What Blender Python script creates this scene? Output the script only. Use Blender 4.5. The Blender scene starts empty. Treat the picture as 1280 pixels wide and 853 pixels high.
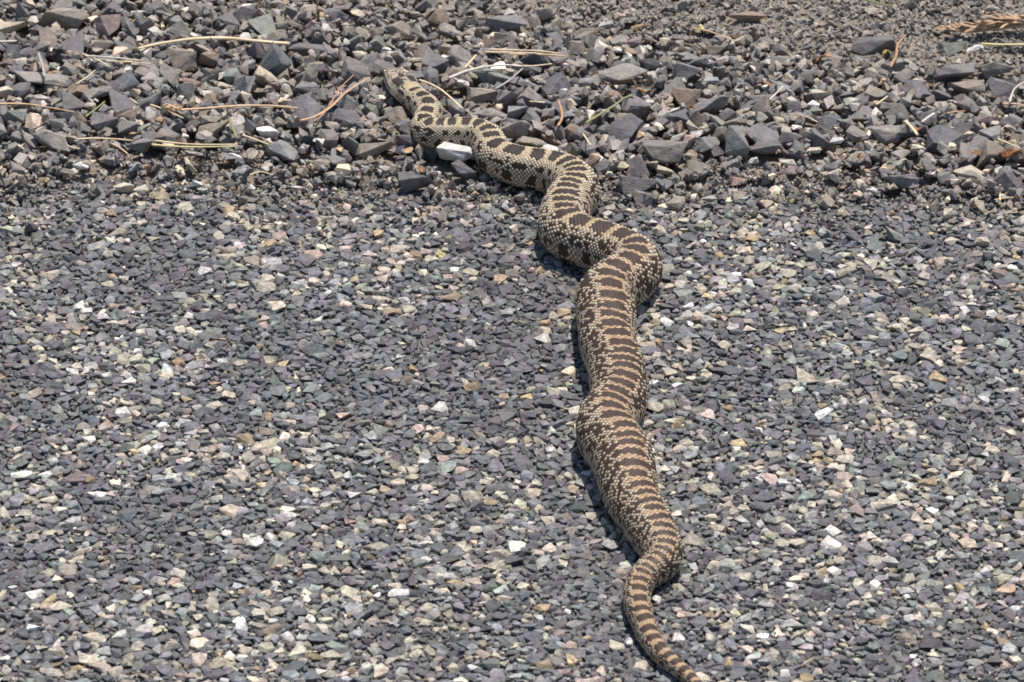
import bpy, bmesh, math, random
import numpy as np
from mathutils import Vector, Matrix, noise as mnoise

# ----------------------------------------------------------------------------
# camera, sky, sun, exposure
# ----------------------------------------------------------------------------
scene = bpy.context.scene
COL = scene.collection
CAM = np.array([0.0, -2.914, 1.75])
LENS = 211.0
cam_data = bpy.data.cameras.new("camera")
cam = bpy.data.objects.new("camera", cam_data)
COL.objects.link(cam)
cam.location = CAM
look = Vector((0, 0, 0)) - Vector(CAM)
cam.rotation_euler = look.to_track_quat('-Z', 'Y').to_euler()
cam_data.lens = LENS
cam_data.sensor_width = 36.0
cam_data.clip_start = 0.1
cam_data.clip_end = 500.0
cam_data.dof.use_dof = True
cam_data.dof.focus_distance = 3.42
cam_data.dof.aperture_fstop = 30.0
scene.camera = cam

SUN_EL, SUN_AZ = math.radians(71), math.radians(27)   # azimuth from +Y (away from the camera) towards +X
world = bpy.data.worlds.new("World")
scene.world = world
world.use_nodes = True
wn = world.node_tree
wn.nodes.clear()
sky = wn.nodes.new("ShaderNodeTexSky")
sky.sky_type = 'NISHITA'
sky.sun_disc = False
sky.sun_elevation = SUN_EL
sky.sun_rotation = SUN_AZ
bg = wn.nodes.new("ShaderNodeBackground")
bg.inputs[1].default_value = 0.09
wo = wn.nodes.new("ShaderNodeOutputWorld")
wn.links.new(sky.outputs[0], bg.inputs[0])
wn.links.new(bg.outputs[0], wo.inputs[0])

sun_data = bpy.data.lights.new("sun", 'SUN')
sun_data.energy = 4.0
sun_data.angle = math.radians(0.53)
sun_data.color = (1.0, 0.945, 0.865)
sun = bpy.data.objects.new("sun", sun_data)
COL.objects.link(sun)
SUND = Vector((math.cos(SUN_EL) * math.sin(SUN_AZ), math.cos(SUN_EL) * math.cos(SUN_AZ), math.sin(SUN_EL)))
sun.rotation_euler = (-SUND).to_track_quat('-Z', 'Y').to_euler()
sun.location = SUND * 5

scene.view_settings.view_transform = 'Standard'
scene.view_settings.look = 'None'
scene.view_settings.exposure = 0.52
scene.view_settings.gamma = 1.0
scene.view_settings.use_curve_mapping = False
scene.cycles.use_denoising = False
scene.cycles.filter_width = 1.65
scene.cycles.max_bounces = 5
scene.cycles.diffuse_bounces = 3

# ----------------------------------------------------------------------------
# helpers
# ----------------------------------------------------------------------------
rng = np.random.default_rng(11)
random.seed(5)
F = np.array(look.normalized())
Rt = np.cross(F, [0, 0, 1.0]); Rt /= np.linalg.norm(Rt)
Up = np.cross(Rt, F)
FPX = LENS / 36.0 * 1280.0


def ground(px, py, z=0.0):
    """where the sight line through a spot of the photograph meets the level z"""
    d = F + Rt * ((px - 640.0) / FPX) + Up * ((426.5 - py) / FPX)
    t = (z - CAM[2]) / d[2]
    return CAM + d * t


def px_per_m(p):
    return FPX / np.dot(np.asarray(p) - CAM, F)


def smooth01(a, b, x):
    t = np.clip((x - a) / (b - a), 0, 1)
    return t * t * (3 - 2 * t)


def vnoise(x, y, scale, seed=0):
    """smooth value noise on arrays, 0..1"""
    x = np.asarray(x, float) * scale; y = np.asarray(y, float) * scale
    xi = np.floor(x).astype(np.int64); yi = np.floor(y).astype(np.int64)
    fx = x - xi; fy = y - yi
    fx = fx * fx * (3 - 2 * fx); fy = fy * fy * (3 - 2 * fy)

    def h(a, b):
        n = (a * 374761393 + b * 668265263 + seed * 982451653) & 0x7fffffff
        n = ((n ^ (n >> 13)) * 1274126177) & 0x7fffffff
        return ((n ^ (n >> 16)) & 0xffff) / 65535.0
    return (h(xi, yi) * (1 - fx) + h(xi + 1, yi) * fx) * (1 - fy) + (h(xi, yi + 1) * (1 - fx) + h(xi + 1, yi + 1) * fx) * fy


def mesh_from(name, verts, faces, colors=None, smooth=False):
    me = bpy.data.meshes.new(name)
    verts = np.ascontiguousarray(verts, dtype=np.float32); faces = np.ascontiguousarray(faces, dtype=np.int32)
    k = faces.shape[1]
    me.vertices.add(len(verts)); me.vertices.foreach_set("co", verts.ravel())
    me.loops.add(faces.size); me.loops.foreach_set("vertex_index", faces.ravel())
    me.polygons.add(len(faces))
    me.polygons.foreach_set("loop_start", np.arange(0, faces.size, k, dtype=np.int32))
    me.polygons.foreach_set("use_smooth", np.full(len(faces), smooth, dtype=bool))
    me.update(calc_edges=True)
    if colors is not None:
        at = me.attributes.new("Col", 'FLOAT_COLOR', 'POINT')
        c4 = np.ones((len(verts), 4), np.float32); c4[:, :3] = colors
        at.data.foreach_set("color", c4.ravel())
    return me


def obj(name, me, mat=None, parent=None, loc=None):
    o = bpy.data.objects.new(name, me)
    if mat is not None and len(me.materials) == 0:
        me.materials.append(mat)
    COL.objects.link(o)
    if parent is not None:
        o.parent = parent
    if loc is not None:
        o.location = loc
    return o


def tag(o, label=None, cat=None, group=None, kind=None):
    for k, v in (("label", label), ("category", cat), ("group", group), ("kind", kind)):
        if v:
            o[k] = v
    return o


def nd(nt, typ, **kw):
    n = nt.nodes.new(typ)
    for k, v in kw.items():
        setattr(n, k, v)
    return n


def mineral_material(name, source, mottle=0.35, bump=0.25, fine=900.0, rough=0.78, spec=0.35, film=0.45, film_col=(0.20, 0.18, 0.155)):
    """stone: its own colour from the piece, broken by grain, specks and fine relief"""
    m = bpy.data.materials.new(name); m.use_nodes = True
    nt = m.node_tree; nt.nodes.clear(); L = nt.links.new
    out = nd(nt, "ShaderNodeOutputMaterial"); b = nd(nt, "ShaderNodeBsdfPrincipled")
    L(b.outputs[0], out.inputs[0])
    if source == 'attr':
        c = nd(nt, "ShaderNodeAttribute"); c.attribute_name = "Col"; base = c.outputs["Color"]
    else:
        c = nd(nt, "ShaderNodeObjectInfo"); base = c.outputs["Color"]
    g = nd(nt, "ShaderNodeNewGeometry")
    n1 = nd(nt, "ShaderNodeTexNoise"); n1.inputs["Scale"].default_value = fine * 0.32; n1.inputs["Detail"].default_value = 4; n1.inputs["Roughness"].default_value = 0.65
    n2 = nd(nt, "ShaderNodeTexNoise"); n2.inputs["Scale"].default_value = fine * 1.7; n2.inputs["Detail"].default_value = 2
    L(g.outputs["Position"], n1.inputs["Vector"]); L(g.outputs["Position"], n2.inputs["Vector"])
    mr = nd(nt, "ShaderNodeMapRange"); mr.inputs[1].default_value = 0.3; mr.inputs[2].default_value = 0.7
    mr.inputs[3].default_value = 1 - mottle; mr.inputs[4].default_value = 1 + mottle
    L(n1.outputs[0], mr.inputs[0])
    mr2 = nd(nt, "ShaderNodeMapRange"); mr2.inputs[1].default_value = 0.3; mr2.inputs[2].default_value = 0.75
    mr2.inputs[3].default_value = 1 - mottle * 0.5; mr2.inputs[4].default_value = 1 + mottle * 0.8
    L(n2.outputs[0], mr2.inputs[0])
    mu = nd(nt, "ShaderNodeMath", operation='MULTIPLY'); L(mr.outputs[0], mu.inputs[0]); L(mr2.outputs[0], mu.inputs[1])
    vm = nd(nt, "ShaderNodeVectorMath", operation='SCALE'); L(base, vm.inputs[0]); L(mu.outputs[0], vm.inputs[3])
    # thin film of tan dust and lichen-like blotches
    n3 = nd(nt, "ShaderNodeTexNoise"); n3.inputs["Scale"].default_value = fine * 0.12; n3.inputs["Detail"].default_value = 3
    L(g.outputs["Position"], n3.inputs["Vector"])
    mr3 = nd(nt, "ShaderNodeMapRange"); mr3.inputs[1].default_value = 0.45; mr3.inputs[2].default_value = 0.8; mr3.inputs[3].default_value = 0.0; mr3.inputs[4].default_value = film
    L(n3.outputs[0], mr3.inputs[0])
    mx = nd(nt, "ShaderNodeMix", data_type='RGBA'); L(mr3.outputs[0], mx.inputs[0]); L(vm.outputs[0], mx.inputs[6]); mx.inputs[7].default_value = (*film_col, 1)
    L(mx.outputs[2], b.inputs["Base Color"])
    b.inputs["Roughness"].default_value = rough
    b.inputs["Specular IOR Level"].default_value = spec
    bp = nd(nt, "ShaderNodeBump"); bp.inputs["Strength"].default_value = bump; bp.inputs["Distance"].default_value = 0.0012
    ad = nd(nt, "ShaderNodeMath", operation='ADD'); L(n1.outputs[0], ad.inputs[0]); L(n2.outputs[0], ad.inputs[1])
    L(ad.outputs[0], bp.inputs["Height"]); L(bp.outputs[0], b.inputs["Normal"])
    return m


def simple_material(name, col, col2, rough=0.7, scale=600.0, bump=0.3, spec=0.3, stretch=None):
    m = bpy.data.materials.new(name); m.use_nodes = True
    nt = m.node_tree; L = nt.links.new; b = nt.nodes["Principled BSDF"]
    g = nd(nt, "ShaderNodeNewGeometry")
    n1 = nd(nt, "ShaderNodeTexNoise"); n1.inputs["Scale"].default_value = scale; n1.inputs["Detail"].default_value = 5; n1.inputs["Roughness"].default_value = 0.65
    L(g.outputs["Position"], n1.inputs["Vector"])
    mr = nd(nt, "ShaderNodeMapRange"); mr.inputs[1].default_value = 0.32; mr.inputs[2].default_value = 0.68
    L(n1.outputs[0], mr.inputs[0])
    mx = nd(nt, "ShaderNodeMix", data_type='RGBA'); L(mr.outputs[0], mx.inputs[0])
    mx.inputs[6].default_value = (*col, 1); mx.inputs[7].default_value = (*col2, 1)
    L(mx.outputs[2], b.inputs["Base Color"])
    b.inputs["Roughness"].default_value = rough; b.inputs["Specular IOR Level"].default_value = spec
    bp = nd(nt, "ShaderNodeBump"); bp.inputs["Strength"].default_value = bump; bp.inputs["Distance"].default_value = 0.001
    L(n1.outputs[0], bp.inputs["Height"]); L(bp.outputs[0], b.inputs["Normal"])
    return m


M_CHIP = mineral_material("road_chip_stone", 'attr', mottle=0.50, bump=0.55, fine=1100, rough=0.68, spec=0.35, film=0.70, film_col=(0.145, 0.138, 0.136))
M_CHIP_OBJ = mineral_material("road_chip_stone_single", 'object', mottle=0.50, bump=0.55, fine=1100, rough=0.68, spec=0.35, film=0.70, film_col=(0.145, 0.138, 0.136))
M_STONE = mineral_material("crushed_basalt", 'attr', mottle=0.30, bump=0.45, fine=900, rough=0.74, spec=0.35)
M_STONE_OBJ = mineral_material("crushed_basalt_single", 'object', mottle=0.30, bump=0.45, fine=800, rough=0.74, spec=0.35, film=0.28)
M_BINDER = simple_material("asphalt_binder", (0.075, 0.072, 0.072), (0.16, 0.152, 0.145), 0.7, 500, 0.6)
M_DIRT = simple_material("dusty_soil", (0.13, 0.112, 0.094), (0.30, 0.25, 0.20), 0.95, 420, 1.0, 0.15)


def hull_faces(pts):
    bm = bmesh.new()
    for p in pts:
        bm.verts.new(p)
    r = bmesh.ops.convex_hull(bm, input=bm.verts)
    loose = [v for v in bm.verts if not v.link_faces]
    bmesh.ops.delete(bm, geom=loose, context='VERTS')
    return bm


def low_stone(seed, npts, flat=1.0):
    """angular crushed piece, about unit size, a couple of dozen faces"""
    r = np.random.default_rng(seed)
    p = r.normal(size=(npts, 3)); p /= np.linalg.norm(p, axis=1)[:, None]
    p *= (0.72 + 0.28 * r.random(npts))[:, None]
    for _ in range(r.integers(1, 4)):                      # sheared-off faces
        n = r.normal(size=3); n /= np.linalg.norm(n); d = 0.35 + 0.25 * r.random()
        over = p @ n - d
        p = p - np.where(over > 0, over, 0)[:, None] * n
    if flat < 1.0:                                         # worn, flat-topped
        p[:, 2] = np.minimum(p[:, 2], flat + 0.10 * p[:, 0] * r.normal() + 0.10 * p[:, 1] * r.normal())
    bm = hull_faces(p)
    bmesh.ops.triangulate(bm, faces=bm.faces)
    bm.verts.index_update()
    v = np.array([x.co[:] for x in bm.verts]); f = np.array([[l.index for l in x.verts] for x in bm.faces])
    bm.free()
    v -= (v.max(0) + v.min(0)) / 2
    v /= (v.max(0) - v.min(0)) / 2
    return v, f


def rough_stone(seed, npts=13):
    """larger crushed piece: knocked-off corners and a broken, uneven skin"""
    r = np.random.default_rng(seed)
    p = r.normal(size=(npts, 3)); p /= np.linalg.norm(p, axis=1)[:, None]
    p *= (0.75 + 0.25 * r.random(npts))[:, None]
    for _ in range(r.integers(2, 5)):
        n = r.normal(size=3); n /= np.linalg.norm(n); d = 0.3 + 0.3 * r.random()
        over = p @ n - d
        p = p - np.where(over > 0, over, 0)[:, None] * n
    bm = hull_faces(p)
    bmesh.ops.bevel(bm, geom=[e for e in bm.edges if e.calc_face_angle(0) > 0.3], offset=0.012 + 0.03 * r.random(), segments=1, affect='EDGES', profile=0.5, clamp_overlap=True)
    bmesh.ops.triangulate(bm, faces=bm.faces)
    bmesh.ops.subdivide_edges(bm, edges=[e for e in bm.edges if e.calc_length() > 0.28], cuts=1)
    bmesh.ops.triangulate(bm, faces=bm.faces)
    bmesh.ops.subdivide_edges(bm, edges=[e for e in bm.edges if e.calc_length() > 0.22], cuts=1)
    bmesh.ops.triangulate(bm, faces=bm.faces)
    off = Vector(r.random(3) * 50)
    for v in bm.verts:
        d = mnoise.fractal(v.co * 2.2 + off, 1.0, 2.0, 3) * 0.045
        v.co += v.co.normalized() * d
    bm.verts.index_update()
    v = np.array([x.co[:] for x in bm.verts]); f = np.array([[l.index for l in x.verts] for x in bm.faces])
    bm.free()
    v -= (v.max(0) + v.min(0)) / 2
    v /= (v.max(0) - v.min(0)) / 2
    return v, f


def rot_mats(yaw, tx, ty):
    cz, sz = np.cos(yaw), np.sin(yaw); cx, sx = np.cos(tx), np.sin(tx); cy, sy = np.cos(ty), np.sin(ty)
    o = np.zeros_like(yaw); i = np.ones_like(yaw)
    Rz = np.stack([np.stack([cz, -sz, o], -1), np.stack([sz, cz, o], -1), np.stack([o, o, i], -1)], -2)
    Rx = np.stack([np.stack([i, o, o], -1), np.stack([o, cx, -sx], -1), np.stack([o, sx, cx], -1)], -2)
    Ry = np.stack([np.stack([cy, o, sy], -1), np.stack([o, i, o], -1), np.stack([-sy, o, cy], -1)], -2)
    return Rz @ Rx @ Ry


def merge_pieces(protos, idx, pos, rot, scl, col):
    V, Fc, C = [], [], []
    base = 0
    for k, (v, f) in enumerate(protos):
        s = np.where(idx == k)[0]
        if len(s) == 0:
            continue
        w = np.einsum('nij,nvj->nvi', rot[s], v[None] * scl[s][:, None, :]) + pos[s][:, None, :]
        n, m = len(s), len(v)
        V.append(w.reshape(-1, 3))
        Fc.append((f[None] + (base + np.arange(n) * m)[:, None, None]).reshape(-1, 3))
        C.append(np.repeat(col[s], m, axis=0) * np.exp(np.random.default_rng(k).normal(0, 0.16, (n * m, 1))))
        base += n * m
    return np.concatenate(V), np.concatenate(Fc), np.concatenate(C)


PAL = {
    'dark': (0.103, 0.101, 0.108), 'slate': (0.132, 0.131, 0.139), 'mid': (0.182, 0.174, 0.168), 'green': (0.145, 0.156, 0.146),
    'light': (0.28, 0.275, 0.26), 'cream': (0.42, 0.365, 0.29), 'white': (0.55, 0.52, 0.48), 'tan': (0.34, 0.25, 0.155),
    'pink': (0.38, 0.28, 0.24), 'purple': (0.155, 0.122, 0.125), 'brown': (0.18, 0.142, 0.115), 'taupe': (0.195, 0.175, 0.155),
    'black': (0.035, 0.035, 0.040), 'beige': (0.33, 0.295, 0.235),
}


def pick_colours(n, weights, r, jitter=0.18):
    keys = list(weights); w = np.array([weights[k] for k in keys], float); w /= w.sum()
    c = np.array([PAL[k] for k in keys])[r.choice(len(keys), n, p=w)]
    c = c * np.exp(r.normal(0, jitter, (n, 1))) * (1 + r.normal(0, 0.02, (n, 3)))
    return np.clip(c, 0.015, 0.78)


# where the chip seal gives out and the loose shoulder begins (a wavering line, metres)
EDGE0 = ground(640, 252)[1]


def edge_y(x):
    return EDGE0 - 0.022 * np.asarray(x) / 0.29 * 0.5 + 0.030 * (vnoise(x, np.zeros_like(np.asarray(x, float)), 9.0, 3) - 0.5) + 0.020 * (vnoise(x, np.zeros_like(np.asarray(x, float)), 31.0, 4) - 0.5)


# ----------------------------------------------------------------------------
# the snake's course: spots along the ridge of its back (each a dark saddle), with half-width in photo pixels
# ----------------------------------------------------------------------------
RIDGE = [  # px, py, half width px
    (486, 86, 4), (505, 97.5, 15), (519, 108.5, 18.5), (529, 116.5, 17.5), (537, 125, 17), (534, 137, 17), (528, 146.5, 18), (535, 151, 18), (551, 151, 18.5),
    (564, 150.5, 19), (583, 149, 20), (600, 151, 21), (611, 158, 21.5), (614.5, 167, 22), (619, 177, 23), (644.5, 186, 24.5), (673.5, 189.5, 26), (696, 193, 27), (710, 199, 28),
    (718, 205, 28.5), (722, 211.5, 29), (720, 218, 29.5), (713, 224, 30), (709, 231, 30.5), (707, 239, 31), (705, 247.5, 31), (704, 255, 31), (708, 264, 31),
    (723, 273, 31), (755, 282, 31.5), (780, 291.5, 32), (794, 300, 33), (795, 309, 33.5), (784, 319, 34), (767, 329, 35), (757, 339, 35.5), (756, 352, 36), (759, 367, 36),
    (760, 380, 35), (759, 391.5, 34.5), (760, 403, 34), (766, 415, 34), (771, 427.5, 34.5), (772, 437, 35), (773, 446, 35), (774, 455, 34.5), (775, 466, 34), (772, 476, 34),
    (766, 484.5, 34), (759, 494, 35), (757, 506, 36.5), (763, 518, 37.5), (773, 531, 38), (779, 543, 37.5), (782, 552, 37), (784, 563.5, 36), (785.5, 577.5, 34.5), (790, 592, 33),
    (796, 605, 32), (802, 615, 31), (808, 624.5, 30.5), (813, 634.5, 29.5), (818.5, 645, 28.5), (824, 655.5, 27), (828, 666, 25.5), (830, 676, 24), (828, 684.5, 22.5), (822, 691.5, 21),
    (813, 698.5, 19.5), (805, 705, 18.5), (800, 713, 17.5), (797, 722, 17), (796, 733, 16.5), (798, 747, 16), (802, 760, 15), (806, 770, 14.5), (810.5, 784, 13.5), (817, 795, 12.8),
    (825.5, 807.5, 12), (836, 817.5, 11.2), (846, 826, 10.4), (857, 835, 9.6), (865, 844, 8.9), (872, 852, 8.2), (878, 862, 7.4), (884, 874, 6.4), (889, 888, 5.2), (893, 902, 3.8), (896, 916, 1.2)]
RID = np.array(RIDGE, float)
FLAT_TOP, FLAT_BOT = 1.0, 0.88        # body a little lower than wide, flatter below


def belly_level(y):
    """height of the underside: on the road, then up onto the loose stones"""
    return 0.0026 + 0.0085 * smooth01(EDGE0 - 0.01, EDGE0 + 0.07, y)


def snake_course():
    P, Rr = [], []
    for k, (px, py, hw) in enumerate(RID):
        p = ground(px, py, 0.02)
        for _ in range(3):
            r = hw / px_per_m(p)
            zt = belly_level(p[1]) + r * (FLAT_TOP + FLAT_BOT)
            if k < 4:                                       # the head: lower and a little raised at the snout
                zt = belly_level(p[1]) + (0.0075, 0.0140, 0.0150, 0.0148)[k]
            p = ground(px, py, zt)
        P.append(p); Rr.append(r)
    P = np.array(P); Rr = np.array(Rr)
    # smooth curve through the ridge, centripetal spacing, then softened
    d = np.r_[0, np.cumsum(np.linalg.norm(np.diff(P[:, :2], axis=0), axis=1))]
    n = 4000
    t = np.linspace(0, d[-1], n)
    out = np.stack([np.interp(t, d, P[:, k]) for k in range(2)], 1)
    r = np.interp(t, d, Rr)
    sig = 0.0042 / (d[-1] / n)
    k = np.arange(-int(3 * sig), int(3 * sig) + 1); g = np.exp(-0.5 * (k / sig) ** 2); g /= g.sum()
    pad = len(k) // 2

    def sm(a):
        lo = 2 * a[0] - a[pad:0:-1]; hi = 2 * a[-1] - a[-2:-pad - 2:-1]
        return np.convolve(np.r_[lo, a, hi], g, mode='valid')
    xy = np.stack([sm(out[:, 0]), sm(out[:, 1])], 1)
    r = np.maximum(sm(r), 0.0004)
    s = np.r_[0, np.cumsum(np.linalg.norm(np.diff(xy, axis=0), axis=1))]
    # arc position of every saddle
    sb = []
    for p in P:
        sb.append(s[np.argmin(np.sum((xy - p[:2]) ** 2, axis=1))])
    step = 0.00052
    m = int(s[-1] / step)
    ss = np.linspace(0, s[-1], m)
    xy = np.stack([np.interp(ss, s, xy[:, k]) for k in range(2)], 1)
    return ss, xy, np.interp(ss, s, r), np.array(sb)


S_ARC, S_XY, S_R, S_BANDS = snake_course()


def snake_clear(x, y):
    """distance to the snake's axis and its half-width there"""
    sub = slice(None, None, 12)
    d2 = (S_XY[sub, 0][None] - np.atleast_1d(x)[:, None]) ** 2 + (S_XY[sub, 1][None] - np.atleast_1d(y)[:, None]) ** 2
    j = np.argmin(d2, 1)
    return np.sqrt(d2[np.arange(len(j)), j]), np.where(S_ARC[sub][j] < 0.05, np.maximum(S_R[sub][j], 0.0095), S_R[sub][j])


# ----------------------------------------------------------------------------
# road: binder sheet with stone chips set in it
# ----------------------------------------------------------------------------
X0, X1, Y0, Y1 = -0.50, 0.50, -0.50, 0.80        # ground built piece by piece


def sheet(name, x0, x1, y0, y1, nx, ny, zf, mat):
    xs = np.linspace(x0, x1, nx); ys = np.linspace(y0, y1, ny)
    X, Y = np.meshgrid(xs, ys)
    Z = zf(X, Y)
    v = np.stack([X.ravel(), Y.ravel(), Z.ravel()], 1)
    i = np.arange(nx * ny).reshape(ny, nx)
    f = np.stack([i[:-1, :-1].ravel(), i[:-1, 1:].ravel(), i[1:, 1:].ravel(), i[1:, :-1].ravel()], 1)
    return obj(name, mesh_from(name, v, f, smooth=True), mat)


road = sheet("road", -60, 60, -60, EDGE0 + 0.015, 3, 3, lambda X, Y: 0 * X, M_BINDER)
tag(road, "grey chip sealed asphalt road surface under the snake's body", "road", kind="structure")

CHIP = [low_stone(100 + k, int(rng.integers(13, 19)), 0.32) for k in range(48)]


class Raster:
    def __init__(self, x0, x1, y0, y1, res):
        self.x0, self.y0, self.res = x0, y0, res
        self.nx, self.ny = int((x1 - x0) / res), int((y1 - y0) / res)
        self.a = np.zeros((self.ny, self.nx), np.float32)


def pack_chips(n_try, smin, smax, occ, shrink, r):
    """drop pieces of falling size where there is still room"""
    xs = r.uniform(X0, X1, n_try); ys = r.uniform(Y0, EDGE0 + 0.02, n_try)
    sz = np.sort(smin * (smax / smin) ** r.random(n_try))[::-1]      # long axis, metres
    asp = r.uniform(0.55, 0.95, n_try)
    yaw = r.uniform(0, 2 * np.pi, n_try)
    keep = []
    a, res = occ.a, occ.res
    ok = ys < edge_y(xs) + 0.012
    for i in range(n_try):
        if not ok[i]:
            continue
        ix = int((xs[i] - occ.x0) / res); iy = int((ys[i] - occ.y0) / res)
        q = sz[i] * 0.5 * shrink / res
        k = max(1, int(q * (0.5 + 0.5 * asp[i])))
        y0_, y1_, x0_, x1_ = max(iy - k, 0), min(iy + k + 1, occ.ny), max(ix - k, 0), min(ix + k + 1, occ.nx)
        if y1_ <= y0_ or x1_ <= x0_:
            continue
        w = a[y0_:y1_, x0_:x1_]
        if w.mean() > 0.22:
            continue
        yy, xx = np.ogrid[y0_ - iy:y1_ - iy, x0_ - ix:x1_ - ix]
        c, s_ = math.cos(yaw[i]), math.sin(yaw[i])
        u = (xx * c + yy * s_) / q; v = (-xx * s_ + yy * c) / (q * asp[i])
        w[(u * u + v * v) < 1.0] = 1
        keep.append(i)
    keep = np.array(keep)
    return xs[keep], ys[keep], sz[keep], asp[keep], yaw[keep]


ROADW = {'dark': .34, 'slate': .20, 'mid': .155, 'green': .06, 'light': .095, 'cream': .125, 'white': .026, 'beige': .115, 'tan': .022, 'pink': .010, 'purple': .012}
# pale and odd-coloured chips that stand out on the road: px, py, width px, height px, colour
ROAD_SPOTS = [
    (96, 384, 20, 12, 'white'), (108, 390, 16, 9, 'white'), (860, 384, 15, 11, 'white'), (1037, 341, 18, 13, 'white'), (1057, 342, 26, 14, 'beige'), (1122, 411, 28, 12, 'cream'), (1144, 415, 22, 11, 'cream'),
    (1010, 472, 38, 20, 'cream'), (1161, 447, 26, 15, 'cream'), (1173, 473, 26, 15, 'tan'), (1122, 477, 24, 13, 'cream'), (1095, 372, 32, 14, 'light'), (1054, 503, 13, 11, 'white'), (1254, 343, 32, 15, 'brown'),
    (299, 594, 28, 15, 'cream'), (216, 598, 26, 11, 'white'), (84, 601, 42, 14, 'purple'), (319, 681, 22, 12, 'white'), (118, 800, 32, 12, 'cream'), (113, 828, 30, 12, 'cream'), (359, 797, 18, 14, 'white'),
    (388, 711, 26, 12, 'cream'), (283, 669, 18, 10, 'white'), (470, 685, 34, 11, 'beige'), (443, 621, 19, 13, 'white'), (475, 653, 26, 11, 'cream'), (531, 578, 22, 11, 'white'), (555, 572, 20, 15, 'pink'),
    (665, 618, 22, 12, 'cream'), (591, 622, 30, 10, 'cream'), (624, 694, 36, 12, 'cream'), (678, 762, 28, 15, 'tan'), (566, 729, 22, 10, 'tan'), (498, 744, 28, 11, 'white'), (573, 706, 20, 12, 'cream'),
    (534, 700, 17, 10, 'white'), (1041, 665, 28, 12, 'white'), (1104, 634, 38, 14, 'cream'), (1056, 575, 24, 14, 'cream'), (1022, 569, 17, 12, 'tan'), (1157, 603, 28, 14, 'tan'), (867, 677, 34, 17, 'beige'),
    (977, 681, 24, 12, 'beige'), (996, 679, 22, 13, 'cream'), (1049, 701, 16, 14, 'cream'), (1132, 763, 24, 13, 'light'), (1260, 770, 20, 13, 'purple'), (1257, 803, 28, 10, 'tan'), (996, 804, 22, 13, 'light'),
    (1235, 661, 20, 15, 'cream'), (684, 643, 22, 12, 'purple'), (826, 456, 21, 14, 'light'), (838, 466, 22, 20, 'cream'), (806, 533, 22, 16, 'cream'), (820, 512, 20, 14, 'beige'), (798, 390, 22, 16, 'cream'),
    (703, 392, 20, 12, 'tan'), (680, 405, 24, 10, 'tan'), (681, 415, 20, 11, 'cream'), (678, 425, 22, 11, 'white'), (734, 593, 22, 11, 'white'), (728, 605, 20, 12, 'light'), (700, 566, 14, 12, 'light'),
    (763, 684, 22, 12, 'light'), (739, 648, 14, 11, 'cream'), (832, 676, 12, 12, 'white'), (820, 750, 14, 12, 'white'), (846, 735, 22, 9, 'cream'), (788, 804, 14, 13, 'white'), (848, 799, 17, 11, 'white'), (875, 752, 20, 14, 'light'),
    (162, 478, 20, 12, 'white'), (306, 549, 26, 14, 'tan'), (140, 347, 14, 12, 'tan'), (330, 360, 28, 14, 'beige'), (345, 385, 24, 16, 'cream'), (233, 500, 16, 12, 'tan'), (285, 322, 26, 10, 'cream'), (40, 412, 18, 11, 'cream'),
    (64, 402, 16, 10, 'cream'), (154, 516, 22, 14, 'white'), (270, 510, 26, 14, 'cream'), (196, 503, 20, 18, 'beige'), (550, 512, 24, 14, 'white'), (430, 521, 20, 10, 'pink'), (587, 430, 18, 10, 'white'), (474, 374, 18, 10, 'cream'),
    (505, 376, 18, 9, 'white'), (629, 392, 24, 10, 'light'), (985, 345, 22, 12, 'beige'), (905, 433, 20, 12, 'cream'), (1190, 301, 20, 12, 'cream'), (940, 300, 18, 12, 'tan'), (1012, 293, 16, 9, 'tan')]


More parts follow.
